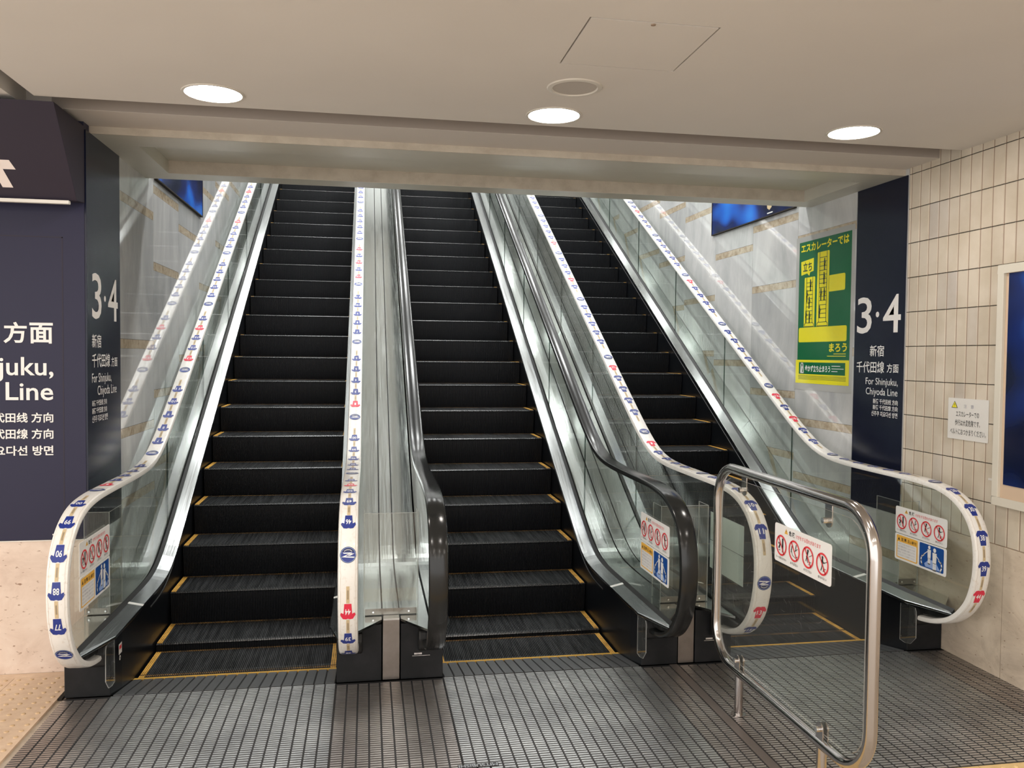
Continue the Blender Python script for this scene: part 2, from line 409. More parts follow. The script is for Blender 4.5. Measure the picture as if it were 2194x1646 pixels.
# maker's lettering cast in the middle landing plate, reads from the escalator side
b = Board((0, 0, .0), (-1, 0, 0), (0, -1, 0), (0, 0, 1))
b.rect(-.560, -3.462, -.385, -3.430, 'plate_groove', 1)
b.text('MITSUBISHI', -.556, -3.458, -.389, -3.434, 'comb_alu', 3, bold=.02)
lt = b.build('raised_lettering', [o for o in C.objects if o.name.startswith('landing_plate')][1])

# ---- ceiling
def slab(mb, x0, y0, x1, y1, z0, z1, mt): mb.box((x0, y0, z0), (x1, y1, z1), mt)
mb = MB()
hx0, hx1, hy0, hy1 = .79, 1.295, 2.955, 3.445
slab(mb, -1.59, -3, hx0, 4.38, ZC, ZC+.10, 'ceiling_paint'); slab(mb, hx1, -3, XR+.3, 4.38, ZC, ZC+.10, 'ceiling_paint')
slab(mb, hx0, -3, hx1, hy0, ZC, ZC+.10, 'ceiling_paint'); slab(mb, hx0, hy1, hx1, 4.38, ZC, ZC+.10, 'ceiling_paint')
mb.box((-1.62, -3, ZC+.10), (XR+.3, 4.42, ZC+.14), 'gap_dark')
struct(mb.build('ceiling'), 'painted warm white ceiling over the concourse')
mb = MB(); slab(mb, -5, -3, -1.70, 4.82, ZC, ZC+.3, 'ceiling_paint')
struct(mb.build('ceiling_left'), 'lower left part of the ceiling beyond the shutter slot')
mb = MB(); mb.box((-1.70, -3, ZC+.28), (-1.59, 4.6, ZC+.3), 'gap_dark'); mb.box((-1.70, 4.38, ZC+.28), (XR+.3, 4.60, ZC+.3), 'gap_dark')
mb.box((-5.1, -3.1, 3.32), (XR+.3, 6.1, 3.40), 'gap_dark'); mb.box((-5, 4.82, ZC), (-1.6, 5.0, 3.35), 'gap_dark')  # unseen roof slab added to keep world light out above the ceiling
struct(mb.build('trim_1'), 'dark top of the shutter slot in the ceiling, with an unseen roof slab added to block light')
# soffit beam: strip at 2.98, plaster band, lower soffit with a shallow coffer, far rim
mb = MB()
mb.box((-1.75, 4.58, ZC), (XR, 4.90, ZC+.3), 'strip_paint')
mb.poly([(XL-.08, 4.579, ZC+.001), (XR-.002, 4.579, ZC+.001), (XR-.002, 4.579, ZC+.28), (XL-.08, 4.579, ZC+.28)], 'slot_face')
mb.box((XL-.1, 4.900, ZS), (XR, 4.906, ZC+.1), 'plaster_sand')
cx0, cx1, cy0, cy1, cz = -1.31, 3.27, 5.15, 5.875, ZS+.085
mb.box((XL, 4.906, ZS), (XR, cy0, ZC+.3), 'soffit_paint'); mb.box((XL, cy1, ZS), (XR, 6.07, ZC+.3), 'soffit_paint')
mb.box((XL, cy0, ZS), (cx0, cy1, ZC+.3), 'soffit_paint'); mb.box((cx1, cy0, ZS), (XR, cy1, ZC+.3), 'soffit_paint')
mb.box((cx0, cy0, cz), (cx1, cy1, cz+.1), 'soffit_paint')
mb.poly([(cx0, cy1-.001, ZS+.002), (cx1, cy1-.001, ZS+.002), (cx1, cy1-.001, cz), (cx0, cy1-.001, cz)], 'plaster_sand')
struct(mb.build('trim_2', fix=False), 'painted soffit beam over the escalators with a shallow coffer')
mb = MB(); mb.box((XL, 6.07, ZS+.02), (XR, 6.15, 4.6), 'hall_wall')
struct(mb.build('wall_header'), 'header wall over the escalator opening, facing the shaft')

# ---- shaft walls: slabs of grey marble with tan bands
edges = [4.62, 5.44, 6.26, 7.06, 7.88, 8.70, 9.52, 10.34, 11.16, 11.98, 12.80, 13.62, 14.44, 15.26, 16.08]
bands = {1: [.80, 1.24, 1.80, 2.71], 2: [.95, 1.45, 2.36, 2.905], 3: [1.15, 1.70, 2.75, 3.28], 4: [1.35, 1.79, 2.35, 3.25], 5: [1.9, 2.3, 2.84, 3.43],
         6: [2.45, 3.02, 3.62], 7: [2.9, 3.39, 4.0], 8: [3.2, 3.7, 4.4], 9: [3.6, 4.2, 4.9], 10: [4.2, 4.9, 5.6], 11: [4.8, 5.5, 6.2], 12: [5.2, 6.0], 13: [5.6, 6.4], 0: [.45, .9]}
def shaft_wall(name, x, sgn, ystart, label):
    mb = MB(); mb.box((x-sgn*.005, ystart, 0), (x-sgn*.15, 16.08, 10.3), 'gap_dark')
    for i in range(len(edges)-1):
        a, b_ = max(edges[i], ystart)+.0015, edges[i+1]-.0015
        if b_ <= a: continue
        z = 0.; ztop = 10.2
        for c in sorted(bands.get(i, [])):
            mb.box((x-sgn*.006, a, z+.001), (x, b_, c-.030), 'marble_grey' if (i+int(c*3)) % 3 else 'marble_grey_dark')
            mb.box((x-sgn*.006, a, c-.029), (x, b_, c+.029), 'marble_tan'); z = c+.030
        mb.box((x-sgn*.006, a, z), (x, b_, ztop), 'marble_grey' if i % 2 else 'marble_grey_dark')
    return struct(mb.build(name, fix=True), label)
shaft_wall('wall_left', XL, 1, 4.985, 'polished grey marble wall with tan bands left of the escalators')
shaft_wall('wall_right', XR, -1, 4.86, 'polished grey marble wall with tan bands right of the escalators')
mb = MB(); mb.box((XL-.1, 16.08, 0), (XR+.1, 16.2, 10.3), 'marble_grey')
struct(mb.build('wall_top'), 'marble wall closing the top of the escalator shaft')
mb = MB()
zt = lambda y: 4.45+SL*(y-6.1)
mb.extrude([(XL-.1, 6.1, zt(6.1)), (XL-.1, 16.1, zt(16.1)), (XL-.1, 16.1, zt(16.1)+.1), (XL-.1, 6.1, zt(6.1)+.1)], (XR-XL+.2, 0, 0), 'ceiling_paint')
struct(mb.build('ceiling_shaft'), 'sloping white ceiling of the escalator shaft')
# floor under the escalators, plus unseen boxes added to stop light leaking in
mb = MB(); mb.extrude([(XL, 4.9, -.4), (XL, 5.6, -.4), (XL, 16.1, 5.4), (XL, 16.1, 5.2), (XL, 5.6, -.6), (XL, 4.9, -.6)], (XR-XL, 0, 0), 'gap_dark'); mb.box((XL-.15, YB+.001, -.60), (XR+.15, 5.0, -.42), 'gap_dark'); mb.box((XL-.15, YB+.001, -.6), (XR+.15, YB+.006, -.045), 'gap_dark'); mb.box((XL-.15, YB+.001, -.6), (XL-.01, 16, -.001), 'gap_dark'); mb.box((XR+.01, YB+.001, -.6), (XR+.15, 16, -.001), 'gap_dark')
struct(mb.build('floor_shaft'), 'dark pit floor below the escalator steps, with unseen boxes added to block light')

# ---- left front wall: pink travertine plinth, navy panel, navy pillar
mb = MB()
mb.box((-5, 4.82, 0), (XL-.0, 4.98, .722), 'travertine_pink'); mb.box((-5, 4.812, .722), (XL, 4.98, .727), 'lip_white')
mb.box((-5, 4.822, .727), (-2.62, 4.98, 3.3), 'hall_wall')
struct(mb.build('wall_front_left'), 'pink travertine plinth wall on the left, under the navy panel')
mb = MB(); mb.box((-2.62, 4.812, .729), (XL-.004, 4.98, ZC+.0), 'navy_panel')
mb.box((-1.618, 4.8112, .74), (-1.612, 4.812, 2.36), 'navy_box'); mb.box((-2.6, 4.8112, 2.356), (-1.612, 4.812, 2.362), 'navy_box')
pan = tag(mb.build('navy_panel'), 'large dark navy sign panel with white route lettering on the front wall, far left', 'sign panel')
b = board_ny(4.811)
b.text('方', -1.908, 1.789, -1.793, 1.903, 'letter_white', bold=.022); b.text('面', -1.780, 1.789, -1.664, 1.900, 'letter_white', bold=.022)
def latin(b, body, xr, base, cap, mt, bold, sx=1.0):
    vs, fs = text_geo(body, bold); vh, _ = text_geo('k', bold); hh = max(v[1] for v in vh)
    s = cap/hh; bx = max(v[0] for v in vs)
    b.mb.raw([b.P(xr-(bx-v[0])*s*sx, base+v[1]*s, 2) for v in vs], fs, mt)
latin(b, 'For Shinjuku,', -1.663, 1.620, .096, 'letter_white', .012, 1.04)
latin(b, 'Chiyoda Line', -1.665, 1.487, .094, 'letter_white', .012, 1.08)
b.text('千代田線', -2.42, 1.789, -1.95, 1.903, 'letter_white', bold=.022)
b.text('新宿', -2.20, 1.95, -1.95, 2.065, 'letter_white', bold=.022)
b.text('新宿 千代田线 方向', -2.15, 1.364, -1.666, 1.418, 'letter_white', bold=.02)
b.text('新宿 千代田線 方向', -2.15, 1.276, -1.666, 1.331, 'letter_white', bold=.02)
b.text('신주쿠 지요다선 방면', -2.20, 1.187, -1.667, 1.240, 'letter_white', bold=.02)
b.build('lettering', pan)
mb = MB(); mb.box((-1.672, 4.80, .755), (-1.640, 4.812, .762), 'chrome'); mb.build('maker_tab', pan)

# slanted sign box over it
mb = MB()
A_, B_ = (4.37, 2.955), (4.69, 2.535)
mb.extrude([(XL+.0, A_[0], A_[1]), (XL+.0, 4.81, 2.955), (XL+.0, 4.81, 2.545), (XL+.0, B_[0], B_[1])], (-1.4, 0, 0), 'navy_box')
sb = tag(mb.build('sign_box', bevel=.002), 'dark navy wedge shaped sign box under the ceiling, top left corner', 'sign')
mb = MB(); mb.box((-2.9, 4.672, 2.516), (XL-.035, 4.70, 2.533), 'lip_white'); mb.build('light_strip', sb)
un = Vector((0, A_[0]-B_[0], A_[1]-B_[1])).normalized()
b = Board((0, B_[0], B_[1]), (1, 0, 0), un, Vector((0, -un.z, un.y)))
hgt = lambda z: (z-B_[1])/un.z
b.poly([(-1.95, hgt(2.705)), (-1.775, hgt(2.705)), (-1.755, hgt(2.665)), (-1.95, hgt(2.665))], 'letter_pink', 2)
b.poly([(-1.85, hgt(2.74)), (-1.835, hgt(2.74)), (-1.815, hgt(2.665)), (-1.79, hgt(2.585)), (-1.84, hgt(2.585)), (-1.865, hgt(2.665))], 'letter_pink', 3)
b.build('lettering', sb)

def pillar_text(b, xs, mt='letter_white'):
    """xs: maps (distance from the pillar's left text edge) to board x"""
    T = lambda body, a, z0, c, z1, bold: b.text(body, xs(a), z0, xs(c), z1, mt, bold=bold)
    T('3', .0, 1.93, .165, 2.185, .008); T('·', .21, 2.035, .245, 2.07, 0.); T('4', .285, 1.93, .475, 2.18, .008)
def pillar_lines(b, rows):
    for body, a, z0, c, z1, bold in rows: b.text(body, a, z0, c, z1, 'letter_white', bold=bold)
mb = MB(); mb.box((XL-.02, 4.815, .729), (XL+.006, 5.425, ZS-.001), 'navy_pillar')
pl = tag(mb.build('navy_pillar_panel'), 'navy panel with 3·4 platform lettering on the left jamb, before the left escalator', 'sign panel')
b = board_px(XL+.0062)
pillar_text(b, lambda a: 4.895+a)
pillar_lines(b, [('新宿', 4.89, 1.77, 5.05, 1.845, .008), ('千代田線', 4.89, 1.66, 5.21, 1.738, .008), ('方面', 5.235, 1.66, 5.355, 1.718, .008),
                 ('For Shinjuku,', 4.885, 1.560, 5.235, 1.628, 0), ('Chiyoda Line', 4.98, 1.487, 5.335, 1.557, 0),
                 ('新宿 千代田线 方向', 4.885, 1.445, 5.145, 1.478, .01), ('新宿 千代田線 方向', 4.885, 1.402, 5.145, 1.436, .01), ('신주쿠 지요다선 방면', 4.885, 1.355, 5.16, 1.393, .01)])
b.build('lettering', pl)
mb = MB(); mb.box((XR-.006, 4.872, .729), (XR+.02, 5.425, ZS-.001), 'navy_pillar')
pr = tag(mb.build('navy_pillar_panel'), 'navy panel with 3·4 platform lettering on the right jamb, next to the tiled wall', 'sign panel')
b = board_nx(XR-.0062)
b.text('3', -5.395, 1.928, -5.222, 2.182, 'letter_white', bold=.008); b.disc(-5.158, 2.055, .019, 'letter_white', 2); b.text('4', -5.095, 1.928, -4.905, 2.180, 'letter_white', bold=.008)
pillar_lines(b, [('新宿', -5.235, 1.768, -5.075, 1.845, .008), ('千代田線', -5.39, 1.655, -5.07, 1.735, .008), ('方面', -5.04, 1.66, -4.915, 1.72, .008),
                 ('For Shinjuku,', -5.275, 1.560, -4.92, 1.622, 0), ('Chiyoda Line', -5.27, 1.490, -4.92, 1.553, 0),
                 ('新宿 千代田线 方向', -5.185, 1.445, -4.915, 1.480, .01), ('新宿 千代田線 方向', -5.185, 1.404, -4.915, 1.438, .01), ('신주쿠 지요다선 방면', -5.20, 1.360, -4.915, 1.396, .01)])
b.build('lettering', pr)

# ---- right tiled wall
mb = MB(); mb.box((XR+.004, -3, 0), (XR+.15, 4.872, 3.3), 'tile_grout')
zr = [3.19, 2.939]+[2.939-.221*k for k in range(1, 11)]
y = 4.870; first = True
while y > -2.0:
    w = .0885 if not first else .030; first = False
    for z1, z0 in zip(zr, zr[1:]):
        a, b2, c, d = y-w+.0045, y-.0045, z0+.0014, z1-.0014
        if b2-a < .01: continue
        x0, x1 = XR+.004, XR-.000; e = .0025
        vs = [(x0, a, c), (x0, b2, c), (x0, b2, d), (x0, a, d), (x1, a+e, c+e), (x1, b2-e, c+e), (x1, b2-e, d-e), (x1, a+e, d-e)]
        mb.raw(vs, [(4, 5, 6, 7), (0, 1, 5, 4), (1, 2, 6, 5), (2, 3, 7, 6), (3, 0, 4, 7)], 'wall_tile')
    y -= w
for z in zr[1:-1]: mb.box((XR+.0022, -2, z-.0016), (XR+.003, 4.866, z+.0016), 'gap_dark')
wt = struct(mb.build('wall_right_tiled', fix=False), 'cream vertical tile wall on the right')
mb = MB()
for a, b2 in ((3.972, 4.860), (3.10, 3.968), (2.22, 3.096), (1.34, 2.216), (.46, 1.336), (-.42, .456), (-3, -.424)):
    mb.box((XR-.003, a, 0), (XR+.004, b2, .727), 'travertine_beige')
struct(mb.build('baseboard_right'), 'beige stone plinth under the right tile wall')
# ---- ceiling fittings
def downlight(x, y, label, r=.128, grp='round downlights in the concourse ceiling'):
    t = empty('ceiling_light', (x, y, ZC)); tag(t, label, 'ceiling light', grp)
    mb = MB(); seg = 48
    prof = [(r+.016, 0), (r+.014, -.004), (r+.003, -.005), (r, -.001), (r, .02)]
    for (r0, z0), (r1, z1) in zip(prof, prof[1:]):
        for k in range(seg):
            a, b2 = 2*math.pi*k/seg, 2*math.pi*(k+1)/seg
            mb.poly([(x+r0*math.cos(a), y+r0*math.sin(a), ZC+z0), (x+r0*math.cos(b2), y+r0*math.sin(b2), ZC+z0), (x+r1*math.cos(b2), y+r1*math.sin(b2), ZC+z1), (x+r1*math.cos(a), y+r1*math.sin(a), ZC+z1)], 'lamp_ring')
    mb.build('trim_ring', t, smooth=True)
    mb = MB(); mb.poly([(x+r*math.cos(-2*math.pi*k/seg), y+r*math.sin(-2*math.pi*k/seg), ZC-.0015) for k in range(seg)], 'lamp_face'); mb.build('diffuser', t, fix=False)
downlight(-.726, 4.165, 'lit round downlight above the left escalator')
downlight(.934, 4.182, 'lit round downlight beside the grey ceiling speaker')
downlight(2.597, 4.160, 'lit round downlight above the right escalator, near the tiled wall')
for x in (-4.2, -2.6, -.73, .93, 2.6):
    for y_ in (1.9, -.4, -2.6): downlight(x, y_, 'round downlight in the ceiling behind the photographer', grp='downlights behind the photographer')
t = empty('ceiling_speaker', (.93, 3.735, ZC)); tag(t, 'grey round ceiling speaker in a white ring between downlight and hatch', 'speaker')
mb = MB(); seg = 48
for (r0, z0), (r1, z1) in zip([(.128, 0), (.124, -.005), (.106, -.007), (.101, -.002)], [(.124, -.005), (.106, -.007), (.101, -.002), (.101, .01)]):
    for k in range(seg):
        a, b2 = 2*math.pi*k/seg, 2*math.pi*(k+1)/seg
        mb.poly([(.93+r0*math.cos(a), 3.735+r0*math.sin(a), ZC+z0), (.93+r0*math.cos(b2), 3.735+r0*math.sin(b2), ZC+z0), (.93+r1*math.cos(b2), 3.735+r1*math.sin(b2), ZC+z1), (.93+r1*math.cos(a), 3.735+r1*math.sin(a), ZC+z1)], 'lamp_ring')
mb.build('trim_ring', t, smooth=True)
mb = MB(); mb.disc((.93, 3.735, ZC-.0015), (0, 0, 1), .1015, .003, 'grille_grey', 48); mb.build('grille', t)
t = empty('ceiling_hatch', (1.04, 3.2, ZC)); tag(t, 'square ceiling access hatch with a thin dark gap around it', 'hatch')
mb = MB(); mb.box((hx0+.007, hy0+.007, ZC-.0005), (hx1-.007, hy1-.007, ZC+.02), 'ceiling_paint'); mb.build('panel', t)
mb = MB(); mb.disc((1.037, 2.975, ZC-.004), (0, 0, 1), .009, .004, 'tile_grout', 16); mb.build('lock', t)

# ---- shaft lights on the sloping ceiling
def shaft_light(x, y_, label):
    z = zt(y_)-.012; mb = MB()
    hx, hy = .30, .17
    t = empty('ceiling_light', (x, y_, z)); tag(t, label, 'ceiling light', 'square lights on the shaft ceiling')
    mb.extrude([(x-hx-.015, y_-hy-.015, z-SL*(hy+.015)), (x-hx-.015, y_+hy+.015, z+SL*(hy+.015)), (x-hx-.015, y_+hy+.015, z+SL*(hy+.015)+.012), (x-hx-.015, y_-hy-.015, z-SL*(hy+.015)+.012)], (2*hx+.03, 0, 0), 'lamp_ring')
    mb.build('housing', t)
    mb = MB(); k = .003
    mb.poly([(x-hx, y_-hy, z-SL*hy-k), (x-hx, y_+hy, z+SL*hy-k), (x+hx, y_+hy, z+SL*hy-k), (x+hx, y_-hy, z-SL*hy-k)], 'lamp_face_shaft'); mb.build('diffuser', t, fix=False)
for y_ in (6.9, 9.3, 11.7, 14.1):
    for x in (-.72, .97, 2.64): shaft_light(x, y_, 'square white light on the sloping shaft ceiling')

# ------------------------------------------------------------------ safety signs
def figure(b, x, y, s, mt='ink_black', pose='walk', k=3):
    b.disc(x, y+.40*s, .085*s, mt, k)
    if pose == 'walk':
        b.line([(x, y+.30*s), (x-.02*s, y+.0*s)], .13*s, mt, k); b.line([(x, y+.25*s), (x+.13*s, y+.10*s), (x+.20*s, y+.14*s)], .045*s, mt, k)
        b.line([(x, y+.25*s), (x-.14*s, y+.12*s)], .045*s, mt, k)
        b.line([(x, y), (x+.10*s, y-.18*s), (x+.13*s, y-.36*s)], .065*s, mt, k); b.line([(x-.02*s, y), (x-.06*s, y-.20*s), (x-.14*s, y-.38*s)], .065*s, mt, k)
    elif pose == 'stand':
        b.line([(x, y+.30*s), (x, y-.02*s)], .15*s, mt, k); b.line([(x-.03*s, y), (x-.03*s, y-.40*s)], .06*s, mt, k); b.line([(x+.04*s, y), (x+.04*s, y-.40*s)], .06*s, mt, k)
    elif pose == 'lean':
        b.line([(x-.02*s, y+.32*s), (x-.12*s, y+.02*s)], .13*s, mt, k); b.line([(x-.12*s, y+.0*s), (x-.22*s, y-.24*s)], .06*s, mt, k); b.line([(x-.10*s, y), (x+.0*s, y-.30*s)], .06*s, mt, k)
def upper_sign(b, W_, H):
    """board coordinates 0..W_ x 0..H"""
    u = W_
    b.poly([(.19*u, .80*H), (.255*u, .80*H), (.2225*u, .935*H)], 'ink_orange', 2); b.text('!', .217*u, .82*H, .228*u, .90*H, 'ink_black', 3)
    b.text('危 険', .275*u, .79*H, .385*u, .92*H, 'ink_black', 2, bold=.02)
    b.text('けがをする恐れがあります', .405*u, .79*H, .83*u, .90*H, 'ink_red', 2)
    r = .100*u
    for i, cap in enumerate(('カート等をのせない', 'あそばない', 'のりださない', '歩かない')):
        cx = (.135+.243*i)*u; cy = .455*H
        b.ring(cx, cy, r, .017*u, 'ink_red', 4)
        a = math.radians(-48 if i != 9 else 0); dx, dy = (r-.01*u)*math.cos(math.radians(125)), (r-.01*u)*math.sin(math.radians(125))
        b.line([(cx+dx, cy+dy), (cx-dx, cy-dy)], .013*u, 'ink_red', 4)
        s = .15*u
        if i == 0:
            figure(b, cx+.025*u, cy, s, pose='stand'); b.line([(cx-.045*u, cy-.03*u), (cx-.02*u, cy+.01*u)], .018*u, 'ink_black', 3); b.disc(cx-.045*u, cy+.015*u, .011*u, 'ink_black', 3)
            b.line([(cx-.05*u, cy-.05*u), (cx-.02*u, cy-.05*u)], .006*u, 'ink_black', 3)
        elif i == 1:
            figure(b, cx-.04*u, cy+.0*u, s*.6, pose='lean'); figure(b, cx+.035*u, cy+.03*u, s*.5, pose='lean')
            b.line([(cx-.05*u, cy-.01*u), (cx-.03*u, cy-.045*u), (cx+.02*u, cy-.06*u), (cx+.06*u, cy-.04*u)], .005*u, 'ink_black', 3); b.line([(cx+.01*u, cy), (cx+.06*u, cy+.03*u)], .006*u, 'ink_black', 3)
        else:
            figure(b, cx, cy, s, pose='walk' if i == 3 else 'lean')
            b.line([(cx+.01*u, cy-.06*u), (cx+.035*u, cy-.06*u), (cx+.035*u, cy-.035*u), (cx+.06*u, cy-.035*u)], .004*u, 'ink_black', 3); b.line([(cx+.02*u, cy+.01*u), (cx+.07*u, cy+.035*u)], .005*u, 'ink_black', 3)
        wd = (.10 if i == 0 else .07)*u
        b.text(cap, cx-wd, .085*H, cx+wd, .155*H, 'ink_black', 2)
def lower_sign(b, W_, H):
    u = W_
    b.rrect(.035*u, .08*H, .465*u, .95*H, .02*u, 'ink_orange', 1); b.rrect(.055*u, .12*H, .445*u, .70*H, .015*u, 'sign_white', 2)
    b.poly([(.065*u, .76*H), (.105*u, .76*H), (.085*u, .88*H)], 'ink_black', 2); b.text('注 意', .13*u, .75*H, .24*u, .88*H, 'ink_black', 2, bold=.02); b.text('正しい乗り方', .265*u, .75*H, .44*u, .87*H, 'ink_black', 2, bold=.02)
    for j, ln in enumerate(('○手すりにおつかまりください', '○お子様の手をしっかりつなぎ', '　黄色い線の内側にお乗りください', '○足元、すきまにご注意ください', '○立ち止まってお乗りください')):
        b.text(ln, .065*u, (.60-.105*j)*H, .42*u, (.66-.105*j)*H, 'ink_grey', 3)
    b.rrect(.50*u, .08*H, .955*u, .95*H, .02*u, 'sign_blue', 1)
    fig = lambda x, y, s: (b.disc(x, y+.36*s, .09*s, 'sign_white', 3), b.poly([(x-.13*s, y+.25*s), (x+.13*s, y+.25*s), (x+.11*s, y-.2*s), (x-.11*s, y-.2*s)], 'sign_white', 3), b.line([(x-.05*s, y-.2*s), (x-.05*s, y-.48*s)], .08*s, 'sign_white', 3), b.line([(x+.05*s, y-.2*s), (x+.05*s, y-.48*s)], .08*s, 'sign_white', 3))
    b.poly([(.60*u, .22*H), (.69*u, .42*H), (.80*u, .42*H), (.90*u, .12*H), (.62*u, .12*H)], 'print_sky', 2)
    fig(.69*u, .60*H, .25*u); fig(.79*u, .50*H, .30*u)
    b.line([(.66*u, .70*H), (.565*u, .50*H)], .010*u, 'sign_white', 3); b.line([(.83*u, .62*H), (.90*u, .46*H)], .010*u, 'sign_white', 3)
    b.line([(.59*u, .54*H), (.545*u, .44*H), (.535*u, .30*H), (.555*u, .17*H)], .020*u, 'sign_white', 3)
    b.line([(.87*u, .50*H), (.915*u, .42*H), (.925*u, .28*H), (.90*u, .12*H)], .020*u, 'sign_white', 3)
def sign_plate(o, r, n, Wd, H, th, name, label, group, drawer, mt='sign_white', back=None, corner=.012):
    o, r, n = Vector(o), Vector(r), Vector(n); u = Vector((0, 0, 1))
    pts = []
    for cx, cy, a0 in ((Wd-corner, corner, -90), (Wd-corner, H-corner, 0), (corner, H-corner, 90), (corner, corner, 180)):
        for i in range(5):
            a = math.radians(a0+90*i/4); pts.append(o+r*(cx+corner*math.cos(a))+u*(cy+corner*math.sin(a)))
    mb = MB(); mb.extrude([tuple(p) for p in pts], tuple(-n*th), mt)
    if back:
        for f_i in range(len(mb.m)):
            pass
    ob = mb.build(name)
    tag(ob, label, 'sign', group)
    b = Board(o, r, (0, 0, 1), n); drawer(b, Wd, H); b.build('print', ob)
    return ob
def glass_signs(x, n, which):
    r = (0, -1, 0) if n < 0 else (0, 1, 0); y0 = 4.665 if n < 0 else 4.195
    sign_plate((x, y0, .672), r, (n, 0, 0), .468, .165, .0016, 'safety_sign', 'white sign with four red prohibition circles on the glass of %s' % which, 'prohibition signs on the balustrade glass', upper_sign)
    sign_plate((x, y0, .506), r, (n, 0, 0), .468, .162, .0016, 'safety_sign', 'sign with orange notice and blue riders picture on glass of %s' % which, 'riding advice signs on the balustrade glass', lower_sign)

# ------------------------------------------------------------------ escalators
def catmull(pts, n=6):
    out = []
    for i in range(len(pts)-1):
        p0 = pts[max(i-1, 0)]; p1 = pts[i]; p2 = pts[i+1]; p3 = pts[min(i+2, len(pts)-1)]
        for k in range(n):
            t = k/n
            out.append(tuple(.5*((2*p1[j])+(-p0[j]+p2[j])*t+(2*p0[j]-5*p1[j]+4*p2[j]-p3[j])*t*t+(-p0[j]+3*p1[j]-3*p2[j]+p3[j])*t**3) for j in (0, 1)))
    out.append(pts[-1]); return out
YEND = 14.6
newel = [(4.50, .196), (4.36, .203), (4.22, .232), (4.09, .292), (3.985, .398), (3.932, .52), (3.914, .65), (3.930, .785), (3.982, .890), (4.07, .968), (4.20, 1.020), (4.38, 1.042), (4.60, z_rail(4.60))]
path = catmull(newel, 6)+[(4.6+.1*i, z_rail(4.6+.1*i)) for i in range(1, int((YEND-4.6)/.1)+1)]
cum = [0.]
for a, b2 in zip(path, path[1:]): cum.append(cum[-1]+math.hypot(b2[0]-a[0], b2[1]-a[1]))
def tang(i):
    a, b2 = path[max(i-1, 0)], path[min(i+1, len(path)-1)]; d = math.hypot(b2[0]-a[0], b2[1]-a[1]); return (b2[0]-a[0])/d, (b2[1]-a[1])/d
nrm = [(-tang(i)[1], tang(i)[0]) for i in range(len(path))]
def at(s):
    import bisect
    i = min(max(bisect.bisect_right(cum, s)-1, 0), len(path)-2); t = (s-cum[i])/(cum[i+1]-cum[i]); t = min(max(t, 0), 1)
    y_ = path[i][0]*(1-t)+path[i+1][0]*t; z = path[i][1]*(1-t)+path[i+1][1]*t
    ny = nrm[i][0]*(1-t)+nrm[i+1][0]*t; nz_ = nrm[i][1]*(1-t)+nrm[i+1][1]*t; d = math.hypot(ny, nz_)
    return y_, z, ny/d, nz_/d
def s_at_y(Y): # on the upper run
    for i in range(30, len(path)):
        if path[i][0] >= Y and nrm[i][1] > .5: return cum[i-1]+(Y-path[i-1][0])/(path[i][0]-path[i-1][0])*(cum[i]-cum[i-1])
def s_front(z):
    for i in range(1, 70):
        if path[i][1] >= z and path[i][0] < 4.1: return cum[i-1]+(z-path[i-1][1])/(path[i][1]-path[i-1][1])*(cum[i]-cum[i-1])

rail_prof = [(-.030, -.033), (-.046, -.028), (-.0475, -.014), (-.043, -.004), (-.034, 0), (0, .0008), (.034, 0), (.043, -.004), (.0475, -.014), (.046, -.028), (.030, -.033)]
def rail_mesh(x, mt):
    mb = MB(); n = len(rail_prof); vs = []; fs = []
    for (y_, z), (ny, nz_) in zip(path, nrm):
        vs += [(x+u, y_+ny*v, z+nz_*v) for u, v in rail_prof]
    for i in range(len(path)-1):
        for k in range(n): fs.append((i*n+k, i*n+(k+1) % n, (i+1)*n+(k+1) % n, (i+1)*n+k))
    fs += [tuple(range(n)), tuple((len(path)-1)*n+k for k in reversed(range(n)))]
    mb.raw(vs, fs, mt); return mb

def jersey(pl, s, num, col, flip):
    """flat print in (u, s): pl collects (polygon, material, layer)"""
    q = -1 if flip else 1
    U, V = 1.28, 1.12
    sh = [(-.013, -.036), (.013, -.036), (.0155, .010), (.024, .004), (.0285, .014), (.018, .034), (.007, .036), (0, .033), (-.007, .036), (-.018, .034), (-.0285, .014), (-.024, .004), (-.0155, .010)]
    tri = [[0, 1, 2, 12], [2, 3, 4, 5], [12, 2, 5, 6, 7, 8, 9], [12, 9, 10, 11]]
    for t in tri: pl.append(([(q*U*sh[i][0], s+q*V*sh[i][1]) for i in t], col, 1))
    vs, fs = text_geo(num, .015); ax, bx = min(v[0] for v in vs), max(v[0] for v in vs); ay, by = min(v[1] for v in vs), max(v[1] for v in vs)
    w = .0265 if len(num) > 1 else .012; h = .030
    for f in fs: pl.append(([(q*((vs[i][0]-ax)/(bx-ax)-.5)*w, s+q*(-.014+(vs[i][1]-ay)/(by-ay)*h)) for i in f], 'print_white', 2))
